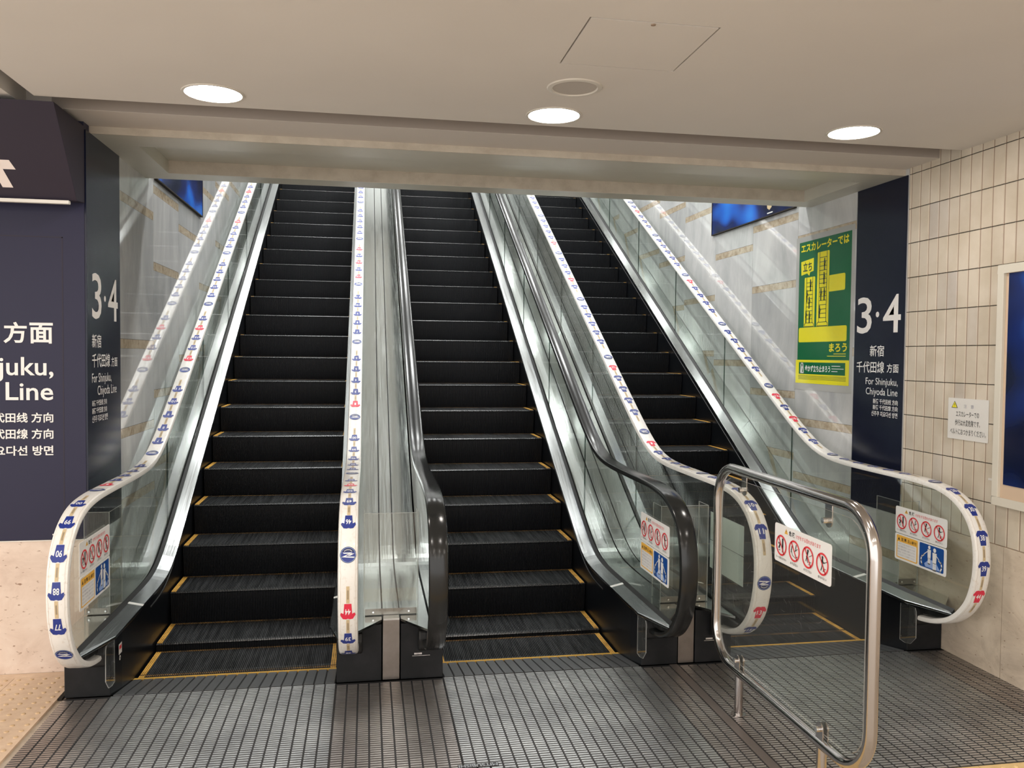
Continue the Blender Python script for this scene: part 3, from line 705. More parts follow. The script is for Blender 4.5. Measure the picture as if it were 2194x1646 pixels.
def emblem(pl, s, flip):
    q = 1 if flip else -1
    D = lambda r, m_, k: pl.append(([(r*math.cos(2*math.pi*i/28), s+r*math.sin(2*math.pi*i/28)) for i in range(28)], m_, k))
    D(.038, 'print_navy', 1); D(.0352, 'print_sky', 2); D(.0335, 'print_blue', 3)
    A = lambda r, a: (r*math.cos(math.radians(a)), r*math.sin(math.radians(a)))
    pl.append(([(q*x, s+q*y_) for x, y_ in [A(.032, a) for a in range(25, 156, 13)]], 'print_navy', 4))
    for k in range(7):
        x, y_ = A(.024, 48+k*14); pl.append(([(q*(x-.0014), s+q*(y_-.002)), (q*(x+.0014), s+q*(y_-.002)), (q*(x+.0014), s+q*(y_+.002)), (q*(x-.0014), s+q*(y_+.002))], 'print_white', 5))
    for sh in ([(-.026, .0105), (.020, .0105), (.013, .0055), (-.018, .0055)], [(.020, .0105), (.006, .006), (-.030, -.010), (-.012, -.006)], [(-.012, -.006), (.030, -.009), (.027, -.0145), (-.030, -.010)],
               [(.030, .006), (.016, .006), (-.002, -.003), (.010, -.004)]):
        pl.append(([(q*x, s+q*y_) for x, y_ in sh], 'print_white', 5))
def bar(pl, s0, s1):
    pl.append(([(-.0075, s0), (.0075, s0), (.0075, s1), (-.0075, s1)], 'print_tan', 1))
    m_ = (s0+s1)/2; h = abs(s1-s0)*.27
    pl.append(([(-.003, m_-h), (-.0006, m_-h), (-.0006, m_+h), (-.003, m_+h)], 'print_brown', 2)); pl.append(([(.0008, m_-h), (.0032, m_-h), (.0032, m_+h), (.0008, m_+h)], 'print_brown', 2))
PER = 1.095
def print_sheet(x, s0, n0, groups, flip, PER):
    """groups[k] = five (number, red) for the jerseys above emblem number n0+k"""
    pl = []
    for k, g in enumerate(groups):
        se = s0+(n0+k)*PER
        if .45 < se < cum[-1]-.1: emblem(pl, se, flip)
        off = .17 if flip else .265
        for j, (num, red) in enumerate(g):
            sj = se+off+.165*j
            if sj < .30 or sj > cum[-1]-.1: continue
            jersey(pl, sj, num, 'print_red' if red else 'print_blue', flip)
            if flip: bar(pl, sj+.043, sj+(.122 if j < 4 else .125))
            else: bar(pl, sj-.043, sj-.122)
    for sg in (-1, 1):
        st = .45
        while st < 2.1:
            f = lambda q: sg*(.0345+.0013*math.sin(q*62+sg)+.0007*math.sin(q*151))
            a, c = f(st), f(st+.009); pl.append(([(a-.0005, st), (a+.0005, st), (c+.0005, st+.009), (c-.0005, st+.009)], 'film_crease', 1)); st += .009
    mb = MB()
    for pts, mt, k in pl:
        lo, hi = min(p[1] for p in pts), max(p[1] for p in pts); n = 1 if hi-lo < .012 else int((hi-lo)/.010)+1
        for i in range(n):
            a, c = lo+(hi-lo)*i/n, lo+(hi-lo)*(i+1)/n
            q = clip(clip(pts, a, 1), c, -1) if n > 1 else pts
            if len(q) < 3: continue
            out = []
            for u, s in q:
                y_, z, ny, nz_ = at(s); v = .0012+.0003*k+.0008*(1-abs(u)/.034 if abs(u) < .034 else 0)
                if abs(u) > .034: v -= (abs(u)-.034)*.3
                out.append((x+u, y_+ny*v, z+nz_*v))
            mb.poly(out, mt)
    return mb
def clip(pts, s, sg):
    out = []
    for i in range(len(pts)):
        a, b2 = pts[i], pts[(i+1) % len(pts)]; da, db = sg*(a[1]-s), sg*(b2[1]-s)
        if da >= 0: out.append(a)
        if (da > 1e-12 and db < -1e-12) or (da < -1e-12 and db > 1e-12):
            t = da/(da-db); out.append((a[0]+(b2[0]-a[0])*t, s))
    return out
R_ = lambda txt: [(t.strip('r'), 'r' in t) for t in txt.split()]
G_left = [R_('77 88 90 99 00'), R_('1r 3 4 5 6'), R_('7 8 9 10 11'), R_('13r 15 16 18r 19'), R_('20 22 23 24 25'), R_('26 27 28 29 30r'), R_('31 32 33 34r 35'), R_('36 37 38 39 41'), R_('42 44r 45 46 49')]
G_left_r = [R_('30 34 38 39 44r'), R_('46 49 50 55r 60'), R_('77 88 90 99 00'), R_('1r 3 4 5 6'), R_('7 8 9 10 11'), R_('13r 15 16r 18 19r'), R_('20 22 23 24 25'), R_('26 27 28 29 30'), R_('31 32 33 34r 35'), R_('36 37 38 39 41')]
G_mid = [R_('20 19 18 15 13r'), R_('11 10 9 8 7'), R_('6 5 4 3 1r'), R_('00 99 90 88 77r'), R_('60 55 50 49 46'), R_('45 44r 39 38 34'), R_('30r 28 27 26 25'), R_('24 23 22 20 19'), R_('18 16 15 13r 11')]
G_right = [R_('44r 39 38 30 28'), R_('27 26 25 24 23'), R_('22 20 19r 18 13r'), R_('11 10 9 8 7'), R_('6 5 4 3 1r'), R_('00 99 90 88 77'), R_('60 50 49 46r 45'), R_('44r 39 38 30 28'), R_('27 26 25 24 23')]

# step mesh: cleated tread and riser
PY, PZ = .3779, .2191
HW = .546
def step_meshes():
    ncl = 104; p = 2*HW/ncl; prof = []
    for i in range(ncl):
        x0 = -HW+i*p; prof += [(x0, -.0085), (x0+p*.30, -.0085), (x0+p*.36, 0), (x0+p*.94, 0)]
    prof.append((HW, 0))
    # path (y, z, normal) from the back of the tread to the foot of the riser; y grows into the shaft
    pa = [(.395, 0, 0, 1), (.03, 0, 0, 1), (.008, -.0015, -.25, .97), (.0, -.009, -.95, .3), (.003, -.016, -1, 0)]
    for i in range(1, 7): pa.append((.003+.020*(i/6)**1.5, -.016-.205*i/6, -1, .05))
    nm = []; vs = []
    for y_, z, ny, nz_ in pa: vs += [(x, y_+ny*d, z+nz_*d) for x, d in prof]
    mb = MB(); n = len(prof); s0 = {}
    for r in range(len(pa)-1):
        fs_a, fs_b = [], []
        for k in range(n-1):
            f = (r*n+k, r*n+k+1, (r+1)*n+k+1, (r+1)*n+k)
            (fs_b if (r in (1, 2) and k % 4 == 2) else fs_a).append(f)
        s0[r] = (fs_a, fs_b)
    me = bpy.data.meshes.new('step'); F = []; mi = []
    for r, (fa, fb) in s0.items():
        for f in fa: F.append(f); mi.append(0 if r < 2 else 1)
        for f in fb: F.append(f); mi.append(2)
    me.from_pydata(vs, [], F)
    for k in ('step_black', 'riser_black', 'step_worn'): me.materials.append(M[k])
    for q, k in zip(me.polygons, mi): q.material_index = k
    mb = MB()
    for sx in (-1, 1):
        for j in range(3):
            a = sx*(HW-.004-.0105*j); mb.box((a, .012, -.006), (a-sx*.0075, .372, .0012), 'yellow_line', skip=('-z',))
    for i in range(ncl): mb.box((-HW+i*p+p*.36, .360, -.002), (-HW+i*p+p*.94, .378, .0010), 'yellow_worn', skip=('-z',))
    y = MB.build(mb, 'yellow_line', fix=False, origin=(0, 0, 0)); yl = y.data; bpy.data.objects.remove(y)
    return me, yl
STEP, YLINE = step_meshes()
phase = (.050, 0., .197)

def strip(mb, x0, x1, zf0, zf1, ys, th, mt, yf0=None, yf1=None):
    """plate following the incline, between x0 (height zf0) and x1 (height zf1)"""
    vs = []; fs = []
    for i, y_ in enumerate(ys):
        ya = yf0 if (i == 0 and yf0 is not None) else y_; yb = yf1 if (i == 0 and yf1 is not None) else y_
        vs += [(x0, ya, zf0(ya)), (x1, yb, zf1(yb)), (x1, yb, zf1(yb)-th), (x0, ya, zf0(ya)-th)]
    for i in range(len(ys)-1):
        for k in range(4): fs.append((4*i+k, 4*i+(k+1) % 4, 4*i+4+(k+1) % 4, 4*i+4+k))
    n = len(ys)-1; fs += [(3, 2, 1, 0), (4*n, 4*n+1, 4*n+2, 4*n+3)]
    mb.raw(vs, fs, mt)
def yrange(a, b2):
    out = [a]; y_ = a
    while y_ < b2-.06:
        y_ += .05 if 5.1 < y_ < 6.3 else .35
        out.append(min(y_, b2))
    return out
JO = [5.98, 7.25, 8.52, 9.79, 11.06, 12.33, YEND]

def escalator(e):
    cx = EX[e]; nm = names[e]
    root = empty('escalator', (cx, YB, 0))
    tag(root, ('left escalator with white jersey-printed handrails on both sides', 'middle escalator with plain black handrails and black steps', 'right escalator behind the steel barrier, jersey-printed white handrails')[e], 'escalator')
    # steps
    y0 = 5.24+phase[e]
    k0 = -3
    for k in range(k0, 24):
        y_ = y0+k*PY
        if y_ < 4.46: continue
        zz = z_step(y_+.10) if k < 1 else z_step(y_)
        zz = z_step(y_)
        o = bpy.data.objects.new('step', STEP); C.objects.link(o); o.parent = root; o.location = (0, y_-YB, zz)
        q = bpy.data.objects.new('yellow_line', YLINE); C.objects.link(q); q.parent = o
        q['label'] = 'worn yellow safety lines'
    # comb plate and yellow comb
    mb = MB(); n = 20; w = 2*HS/n
    zc_ = lambda y_: 0-(y_-YB)/(YC1-YB)*.068-.0005
    for i in range(n):
        a, b2 = cx-HS+i*w+.0045, cx-HS+(i+1)*w-.0045
        mb.raw([(a, YB+.008, zc_(YB)), (b2, YB+.008, zc_(YB)), (b2, YC1, zc_(YC1)), (a, YC1, zc_(YC1)), (a, YB+.008, -.03), (b2, YB+.008, -.03), (b2, YC1, -.11), (a, YC1, -.11)],
               [(0, 1, 2, 3), (0, 4, 5, 1), (1, 5, 6, 2), (3, 7, 4, 0)], 'comb_alu')
    mb.raw([(cx-HS, YB+.004, -.006), (cx+HS, YB+.004, -.006), (cx+HS, YC1, -.076), (cx-HS, YC1, -.076)], [(0, 1, 2, 3)], 'plate_groove')
    mb.build('comb_plate', root, fix=False)
    mb = MB(); mb.raw([(cx-HS, YC1, zc_(YC1)), (cx+HS, YC1, zc_(YC1)), (cx+HS, YC1+.036, -.074), (cx-HS, YC1+.036, -.074), (cx-HS, YC1, -.11), (cx+HS, YC1, -.11), (cx+HS, YC1+.036, -.09), (cx-HS, YC1+.036, -.09)],
                      [(0, 1, 2, 3), (0, 4, 5, 1), (3, 2, 6, 7), (1, 5, 6, 2), (3, 7, 4, 0)], 'comb_yellow')
    p = 2*HW/104
    for i in range(104):
        x = cx-HW+i*p+p*.16
        mb.raw([(x-p*.14, YC1+.036, -.0735), (x+p*.14, YC1+.036, -.0735), (x+p*.10, YC1+.062, -.084), (x-p*.10, YC1+.062, -.084)], [(0, 1, 2, 3)], 'tooth')
    mb.build('comb', root, fix=False)
    for sd in (-1, 1):
        xr = cx+sd*HR; printed = e != 1
        # handrail
        r = rail_mesh(xr, 'film_white' if printed else 'rubber_black').build('handrail', root, smooth=True, fix=True)
        if printed:
            if e == 0:
                pm = print_sheet(xr, .545, 0, G_left, True, 1.097) if sd < 0 else print_sheet(xr, 1.0, -1, G_left_r, True, 1.100)
            else:
                pm = print_sheet(xr, .79, -1, G_mid, False, 1.100) if sd < 0 else print_sheet(xr, 1.475, -1, G_right, False, 1.085)
            r['label'] = 'white film covered handrail printed with numbered football shirts'
            pm.build('shirt_print', r, fix=False)
        # glass panels
        inner = [(y_-ny*.033, z-nz_*.033) for (y_, z), (ny, nz_) in zip(path, nrm)]
        def glass_part(a, b2, first):
            th = .005
            if first:
                top = [q for q, pp in zip(inner, path) if q[0] < b2 and not (q[1] < .34 )]
                top = [q for q in inner if q[1] > .335 and q[0] < b2]
                top.append((b2, z_rail(b2)-.033*1.15)); low = [(b2, z_deck(b2)-.01), (5.6, z_deck(5.6)-.01), (5.3, z_deck(5.3)-.01), (4.8, .32), (4.2, .32)]
                pts = top+low
            else:
                ys = yrange(a, b2); pts = [(y_, z_rail(y_)-.033*1.12) for y_ in ys]+[(y_, z_deck(y_)-.01) for y_ in reversed(ys)]
            mb = MB(); mb.extrude([(xr-th, y_, z) for y_, z in pts], (2*th, 0, 0), 'balustrade_glass', 'glass_edge')
            mb.build('glass_panel', root, fix=False)
        glass_part(0, JO[0]-.002, True)
        for a, b2 in zip(JO, JO[1:]): glass_part(a+.002, b2-.002, False)
        # inner deck, gasket, skirt
        ysd = yrange(4.42, YEND)
        mb = MB(); xi = cx+sd*(HS-.028); xo = cx+sd*(HR-.024)
        strip(mb, xi, xo, lambda y_: z_deck(y_)-.012, lambda y_: z_deck(y_)+.006, ysd, .016, 'trim_steel')
        mb.raw([(xi, 4.42, z_deck(4.42)-.012), (xo, 4.42, z_deck(4.42)+.006), (xo, 4.13, z_deck(4.13)+.006), (cx+sd*(HR-.036), 4.10, z_deck(4.1)+.001),
                (xi, 4.42, z_deck(4.42)-.028), (xo, 4.42, z_deck(4.42)-.010), (xo, 4.13, z_deck(4.13)-.008), (cx+sd*(HR-.036), 4.10, z_deck(4.1)-.010)],
               [(0, 1, 2, 3), (0, 4, 7, 3), (3, 7, 6, 2), (7, 6, 5, 4)], 'trim_steel')
        mb.build('inner_deck', root, bevel=.003)
        mb = MB(); strip(mb, cx+sd*(HR-.023), cx+sd*(HR-.006), lambda y_: z_deck(y_)+.004, lambda y_: z_deck(y_)+.022, yrange(4.12, YEND), .02, 'gasket_black'); mb.build('glass_gasket', root)
        mb = MB(); x = cx+sd*HS; ys = [4.62]+yrange(4.8, YEND); n = len(ys)
        vs = [(x, y_, z_deck(y_)-.027) for y_ in ys]+[(x, y_, z_step(y_)-.45) for y_ in ys]
        vs += [(x+sd*.02, v[1], v[2]) for v in vs]
        mb.raw(vs, [(i, i+1, n+i+1, n+i) for i in range(n-1)]+[(2*n+i, 3*n+i, 3*n+i+1, 2*n+i+1) for i in range(n-1)]+[(i, 2*n+i, 2*n+i+1, i+1) for i in range(n-1)], 'skirt_black')
        xb = cx+sd*HB
        mb.raw([(xb, YB+.002, 0), (x, 4.62, -.06), (x, 4.62, z_deck(4.62)-.027), (xb, YB+.002, z_deck(4.5)-.03)], [(0, 1, 2, 3)], 'skirt_black')
        mb.build('skirt_panel', root, fix=False)
        # skirt brush deflector
        mb = MB(); strip(mb, cx+sd*(HS-.006), cx+sd*(HS-.001), lambda y_: z_deck(y_)-.100, lambda y_: z_deck(y_)-.096, yrange(5.2, YEND), .006, 'gasket_black'); mb.build('skirt_brush', root)
        # black base block, cap under the deck, handrail inlet
        xo2 = {(0, -1): XL-.006, (0, 1): .0835, (1, -1): .1795, (1, 1): 1.752, (2, -1): 1.852, (2, 1): XR-.004}[(e, sd)]
        xo3 = {(0, -1): XL+.002, (0, 1): .0805, (1, -1): .1825, (1, 1): 1.749, (2, -1): 1.855, (2, 1): XR-.005}[(e, sd)]
        mb = MB(); mb.box((xb, YB, 0), (xo3, 6.0, z_deck(4.5)-.022), 'base_black'); mb.build('base_cover', root, bevel=.003)
        mb = MB()
        mb.extrude([(xr-.030, y_, z) for y_, z in ((YB-.002, .308), (4.15, .312), (4.10, .34), (4.06, .36), (4.07, .325), (4.13, .29), (4.24, .262), (4.36, .245), (YB-.002, .24))], (.060, 0, 0), 'rubber_black')
        mb.build('newel_cap', root, bevel=.006)
        mb = MB(); mb.extrude([(xr-.066, y_, z) for y_, z in ((YB-.001, .290), (4.39, .275), (4.375, .235), (4.39, .175), (YB-.001, .150))], (.132, 0, 0), 'gasket_black'); mb.build('handrail_inlet', root, bevel=.01)
        # outer deck
        mb = MB(); xa = cx+sd*(HR+.011)
        yfo = YB-.003 if (e, sd) not in ((0, -1), (2, 1)) else YB-.05
        strip(mb, xa, xo3, lambda y_: z_deck(y_)+.006, lambda y_: z_deck(y_)+.006, [4.5]+yrange(4.55, YEND), .012, 'deck_steel', yf0=4.22, yf1=yfo)
        mb.build('outer_deck', root)
        # white marker tape across the inner deck
        mb = MB(); ta = lambda d: (lambda y_: z_deck(y_)+d)
        strip(mb, xi, xo, ta(-.0105), ta(.0075), [4.925, 4.955], .001, 'tape_white'); mb.build('marker_tape', root)
        # clear finger guard plate on the inner face of the base
        if (e, sd) in ((0, -1), (1, 1), (2, 1)):
            xg = xb-sd*.006
            mb = MB(); mb.extrude([(xg, y_, z) for y_, z in ((4.50, .272), (4.455, .282), (4.365, .282), (4.355, .262), (4.352, .105), (4.40, .055), (4.455, .045), (4.50, .05))], (sd*.004, 0, 0), 'acrylic_scuffed', 'acrylic_edge')
            fg = mb.build('finger_guard', root, fix=False); fg['label'] = 'scuffed clear plastic plate'
            mb = MB()
            for z in (.075, .16, .255): mb.disc((xg-sd*.001, 4.485, z), (sd, 0, 0), .004, .002, 'chrome', 10)
            mb.build('screw', fg)
        if sd < 0 and e > 0:
            mb = MB(); xm = cx-HB-.155
            mb.box((xm, YB-.002, .132), (xm+.042, YB, .141), 'chrome'); mb.box((xm-.010, YB-.002, .124), (xm+.085, YB, .1265), 'chrome'); mb.build('rating_plate', root)
    if e == 0:
        b = board_px(cx-HB+.012); b.rect(4.545, .17, 4.60, .225, 'sign_white_warm', 1); b.rect(4.553, .195, 4.592, .215, 'ink_red', 2); b.disc(4.566, .150, .013, 'sign_white_warm', 1); b.disc(4.566, .150, .006, 'ink_black', 2)
        b.build('warning_sticker', root)
    return root
for e in range(3): escalator(e)

# cover strips with posts between the escalators
def centre_strip(x0, x1, label):
    t = empty('cover_strip', ((x0+x1)/2, YB, 0)); tag(t, label, 'cover strip', 'steel cover strips between the escalators')
    mb = MB(); mb.box((x0+.003, YB+.004, 0), (x1-.003, YB+.5, z_deck(YB)+.006), 'post_steel'); mb.build('end_post', t, bevel=.002)
    mb = MB(); f = lambda y_: z_deck(y_)+.009; strip(mb, x0+.006, x1-.006, f, f, yrange(YB+.002, YEND), .010, 'deck_steel'); mb.build('cover', t)
    mb = MB(); g = lambda y_: z_deck(y_)-.010; strip(mb, x0-.006, x1+.006, g, g, yrange(YB+.05, YEND), .004, 'gasket_black'); mb.build('joint_seal', t)
centre_strip(.0835, .1795, 'brown steel end post and cover strip between left and middle escalators')
centre_strip(1.752, 1.852, 'steel end post and cover strip between middle and right escalators')

# clear acrylic guards standing on the outer decks
def guard(x0, x1, yf, yb, z0, z1, sides, label):
    t = empty('acrylic_guard', ((x0+x1)/2, yf, z0)); tag(t, label, 'guard', 'clear acrylic guards on the decks')
    mb = MB(); mb.box((x0, yf, z0), (x1, yf+.004, z1), 'acrylic')
    for x in (x0, x1): mb.box((x-.0012, yf-.001, z0), (x+.0012, yf+.005, z1), 'acrylic_edge')
    mb.box((x0, yf-.0005, z1-.002), (x1, yf+.0045, z1), 'acrylic_edge'); mb.build('front_panel', t, fix=False)
    for s in sides:
        x = x0 if s < 0 else x1; mb = MB(); mb.box((x-.002, yf+.006, z0), (x+.002, yb, z1), 'acrylic'); mb.box((x-.0022, yb-.002, z0), (x+.0022, yb, z1), 'acrylic_edge'); mb.box((x-.0022, yf+.006, z1-.002), (x+.0022, yb, z1), 'acrylic_edge'); mb.build('side_panel', t, fix=False)
    mb = MB(); mb.box((x0+.006, yf+.007, z0), (x1-.006, yf+.012, z0+.032), 'post_steel'); mb.box((x0+.006, yf+.012, z0), (x1-.006, yf+.045, z0+.003), 'post_steel'); mb.build('foot_bracket', t)
    for f in (.17, .83):
        mb = MB(); mb.disc((x0+(x1-x0)*f, yf-.004, z0+.017), (0, 1, 0), .005, .004, 'chrome', 12); mb.build('bolt', t)
zg = z_deck(4.5)+.009
guard(-.014, .276, 4.50, 4.64, zg+.002, .892, (-1, 1), 'clear acrylic guard box between the left and middle escalators')
guard(1.664, 1.948, 4.50, 4.64, zg+.002, .895, (-1, 1), 'clear acrylic guard box between the middle and right escalators')
guard(XL+.012, -1.362, 4.72, 4.95, zg+.002, .89, (1,), 'clear acrylic guard between the left wall and the leftmost handrail')
guard(3.288, XR-.016, 4.66, 4.90, zg+.002, .86, (-1,), 'clear acrylic guard between the tiled wall and the rightmost handrail')

glass_signs(EX[0]-HR+.0068, 1, 'the leftmost balustrade')
glass_signs(EX[1]+HR-.0068, -1, 'the middle escalator, right side')
glass_signs(EX[2]+HR-.0068, -1, 'the rightmost balustrade')
def blank_back(x):
    pass
# sign on the far (inner) face of the right escalator's left glass: its pale back shows through
mat('sign_back', (.85, .92, .88), .5)
xx = EX[2]-HR+.0052
for z0, H_, dr, w_ in ((.672, .165, upper_sign, 'prohibition'), (.506, .162, lower_sign, 'riding advice')):
    mb = MB(); mb.box((xx, 4.17, z0), (xx+.0003, 4.61, z0+H_), 'sign_back'); mb.box((xx+.0003, 4.17, z0), (xx+.0018, 4.61, z0+H_), 'sign_white')
    ob = mb.build('safety_sign'); tag(ob, 'pale back of the %s sign seen through glass by barrier' % w_, 'sign')
    b = Board((xx+.0019, 4.17, z0), (0, 1, 0), (0, 0, 1), (1, 0, 0)); dr(b, .44, H_); b.build('print', ob)

# ------------------------------------------------------------------ steel barrier with clear panel
XB = 1.80
t = empty('barrier', (XB, 3.36, 0)); tag(t, 'polished steel tube barrier with clear panel standing before the right escalator', 'barrier')
def rr_path(y0, y1, z0, z1, ra, seg=9):
    out = []
    for cy, cz, a0, r in ((y1-ra[0], z0+ra[0], -90, ra[0]), (y1-ra[1], z1-ra[1], 0, ra[1]), (y0+ra[2], z1-ra[2], 90, ra[2]), (y0+ra[3], z0+ra[3], 180, ra[3])):
        for i in range(seg+1):
            a = math.radians(a0+90*i/seg); out.append((XB, cy+r*math.cos(a), cz+r*math.sin(a)))
    return out
mb = MB(); mb.tube(rr_path(2.685, 4.035, .207, 1.197, (.19, .17, .17, .19)), .0235, 'tube_steel', 20, closed=True); mb.build('tube_frame', t, smooth=True)
mb = MB(); pts = []
for cy, cz, a0 in ((3.99-.13, .25+.13, -90), (3.99-.13, 1.150-.13, 0), (2.73+.13, 1.150-.13, 90), (2.73+.13, .25+.13, 180)):
    for i in range(7):
        a = math.radians(a0+15*i); pts.append((XB-.003, cy+.13*math.cos(a), cz+.13*math.sin(a)))
mb.extrude(pts, (.006, 0, 0), 'acrylic_scuffed', 'acrylic_edge'); pn = mb.build('clear_panel', t, fix=False); pn['label'] = 'scratched clear acrylic panel'
mb = MB(); rs = random.Random(3)
for i in range(95):
    y_, z = 2.85+rs.random()**.7*1.05, .45+rs.random()*.62; a = rs.gauss(.5, .9); l = .012+rs.random()**2*.055; k = rs.gauss(0, 4)
    w_ = .00022+rs.random()*.0003; P0 = (y_, z)
    for q in range(4):
        P1 = (P0[0]+math.cos(a)*l/4, P0[1]+math.sin(a)*l/4); nx, nz2 = -math.sin(a)*w_, math.cos(a)*w_
        mb.poly([(XB-.0031, P0[0]-nx, P0[1]-nz2), (XB-.0031, P1[0]-nx, P1[1]-nz2), (XB-.0031, P1[0]+nx, P1[1]+nz2), (XB-.0031, P0[0]+nx, P0[1]+nz2)], 'acrylic_edge'); P0 = P1; a += k*l/4*6
sc_ = mb.build('scratches', pn, fix=False); sc_['label'] = 'fine white scratches'
for y_ in (3.755, 3.005):
    mb = MB(); mb.tube([(XB, y_, 0), (XB, y_, .195)], .0205, 'tube_steel', 20); ps = mb.build('post', t, smooth=True)
    mb = MB(); mb.disc((XB, y_, 0), (0, 0, 1), .036, .004, 'tube_steel', 28); mb.build('floor_flange', ps, smooth=True)
    def lug(mb, x, zc, zt_, r=.026):
        ptsl = [(x, y_+r*math.cos(math.radians(a)), zc+(1 if zt_ < zc else -1)*r*math.sin(math.radians(a))) for a in range(0, 181, 15)]
        ptsl += [(x, y_-r, zt_), (x, y_+r, zt_)]
        mb.extrude(ptsl, (.005, 0, 0), 'tube_steel')
    mb = MB(); lug(mb, XB-.013, .270, .215); lug(mb, XB+.008, .270, .215); cl = mb.build('lower_clamp', t, bevel=.001)
    mb = MB(); mb.disc((XB-.029, y_, .268), (1, 0, 0), .012, .016, 'chrome', 20); mb.disc((XB+.013, y_, .268), (1, 0, 0), .012, .010, 'chrome', 20); mb.build('bolt', cl, bevel=.001)
    mb = MB(); lug(mb, XB+.006, 1.105, 1.180); br = mb.build('upper_bracket', t, bevel=.001)
    mb = MB(); mb.disc((XB-.020, y_, 1.108), (1, 0, 0), .0125, .026, 'chrome', 20); mb.build('bolt', br, bevel=.001)
sign_plate((XB-.0052, 3.415, .852), (0, -1, 0), (-1, 0, 0), .457, .168, .002, 'safety_sign', 'white sign with four red prohibition circles on the steel barrier panel', None, upper_sign)

# ------------------------------------------------------------------ wall notices
# green poster
def poster(b, W_, H):
    u = 1.0
    Gn, Ye, Dk = 'poster_green', 'poster_yellow', 'poster_dark'
    b.rect(.0, .0, W_, H, Gn, 1)
    b.rect(-.03*W_, 0, W_*1.0, .165*H, Ye, 2)
    X = lambda f: f*W_
    Z = lambda f: f*H
    b.text('エスカレーターでは', X(.04), Z(.925), X(.955), Z(.985), Ye, 3, bold=.03)
    b.poly([(X(.05), Z(.765)), (X(.30), Z(.785)), (X(.30), Z(.875)), (X(.04), Z(.862))], Ye, 2); b.poly([(X(.17), Z(.775)), (X(.23), Z(.779)), (X(.215), Z(.755))], Ye, 2)
    b.text('立ち', X(.085), Z(.790), X(.265), Z(.855), Dk, 3, bold=.02)
    def esc(xa, xb, za, zb, n, men):
        b.rrect(X(xa), Z(za), X(xb), Z(zb), X(.015), Ye, 2)
        i0, i1 = xa+.045, xb-.045
        b.line([(X(i0), Z(zb)), (X(i0), Z(za+.035)), (X(i0-.03), Z(za+.02)), (X(i0-.03), Z(za+.004)), (X(i1+.03), Z(za+.004)), (X(i1+.03), Z(za+.02)), (X(i1), Z(za+.035)), (X(i1), Z(zb))], X(.008), Dk, 3)
        for k in range(n):
            z = za+.03+(zb-za-.04)*k/n; b.line([(X(i0), Z(z)), (X(i1), Z(z))], X(.006), Dk, 3)
        for fx, fz in men:
            x, z = X(fx), Z(fz); s = X(.17)
            b.disc(x, z+.34*s, .06*s, Dk, 4); b.line([(x, z+.24*s), (x, z-.02*s)], .14*s, Dk, 4); b.line([(x-.03*s, z), (x-.03*s, z-.33*s)], .06*s, Dk, 4); b.line([(x+.03*s, z), (x+.03*s, z-.33*s)], .06*s, Dk, 4); b.line([(x+.06*s, z+.2*s), (x+.16*s, z+.05*s)], .04*s, Dk, 4)
    esc(.12, .335, .395, .745, 11, ((.245, .685), (.175, .612), (.225, .565), (.165, .47), (.235, .462)))
    esc(.375, .605, .395, .905, 16, ((.515, .815), (.51, .72), (.455, .612), (.52, .612), (.435, .495)))
    b.rrect(X(.60), Z(.625), X(.90), Z(.735), X(.02), Ye, 2); b.rrect(X(.02), Z(.290), X(.945), Z(.393), X(.02), Ye, 2)
    b.text('まろう', X(.635), Z(.220), X(.955), Z(.278), Ye, 3, bold=.03)
    for z, a in ((.205, .72), (.190, .60)): b.rect(X(a), Z(z), X(.94), Z(z+.004), Ye, 3)
    b.rect(X(.04), Z(.065), X(.935), Z(.148), Gn, 3); b.text('歩かず立ち止まろう', X(.17), Z(.082), X(.665), Z(.128), 'sign_white', 4, bold=.02)
    b.line([(X(.075), Z(.075)), (X(.085), Z(.14)), (X(.125), Z(.14)), (X(.14), Z(.075)), (X(.075), Z(.075))], X(.012), 'sign_white', 4); b.line([(X(.10), Z(.08)), (X(.11), Z(.125))], X(.02), 'sign_white', 4)
    for z, c in ((.123, .85), (.105, .91), (.088, .80)): b.rect(X(.69), Z(z), X(c), Z(z+.004), 'sign_white', 4)
    for z in (.052, .044, .036, .028): b.rect(X(.03), Z(z), X(.95), Z(z+.0025), Dk, 3)
Yp0, Hp0 = 6.262, 1.545
mb = MB(); mb.box((XR-.0015, 5.455, 1.50), (XR-.0005, 6.275, 2.72), 'sleeve_clear')
ps = tag(mb.build('poster'), 'green and yellow escalator poster in a clear sleeve on the right marble wall', 'poster')
b = Board((XR-.0016, 6.225, 1.553), (0, -1, 0), (0, 0, 1), (-1, 0, 0)); poster(b, .735, 1.125); b.build('print', ps)

# caution notice
def caution(b, W_, H):
    X = lambda f: f*W_
    b.poly([(X(.09), H*.76), (X(.25), H*.76), (X(.17), H*.93)], 'ink_black', 2); b.poly([(X(.108), H*.772), (X(.232), H*.772), (X(.17), H*.905)], 'ink_yellow', 3); b.text('!', X(.162), H*.80, X(.178), H*.865, 'ink_black', 4)
    b.text('注　意', X(.40), H*.77, X(.65), H*.86, 'ink_grey', 2)
    b.text('エスカレーターでの', X(.21), H*.555, X(.78), H*.69, 'ink_black', 2)
    b.text('歩行は大変危険です。', X(.19), H*.335, X(.81), H*.485, 'ink_black', 2)
    b.text('ベルトにおつかまりください。', X(.07), H*.115, X(.95), H*.26, 'ink_black', 2)
sign_plate((XR-.0045, 4.437, 1.283), (0, -1, 0), (-1, 0, 0), .328, .242, .003, 'caution_sign', 'small white caution notice with yellow triangle on the tiled wall', None, caution, mt='sign_white_warm', corner=.004)
b = board_nx(XR-.0008); [b.rect(-4.098+.010*i, 1.078, -4.092+.010*i, 1.090, 'sign_white', 1) for i in range(3)]
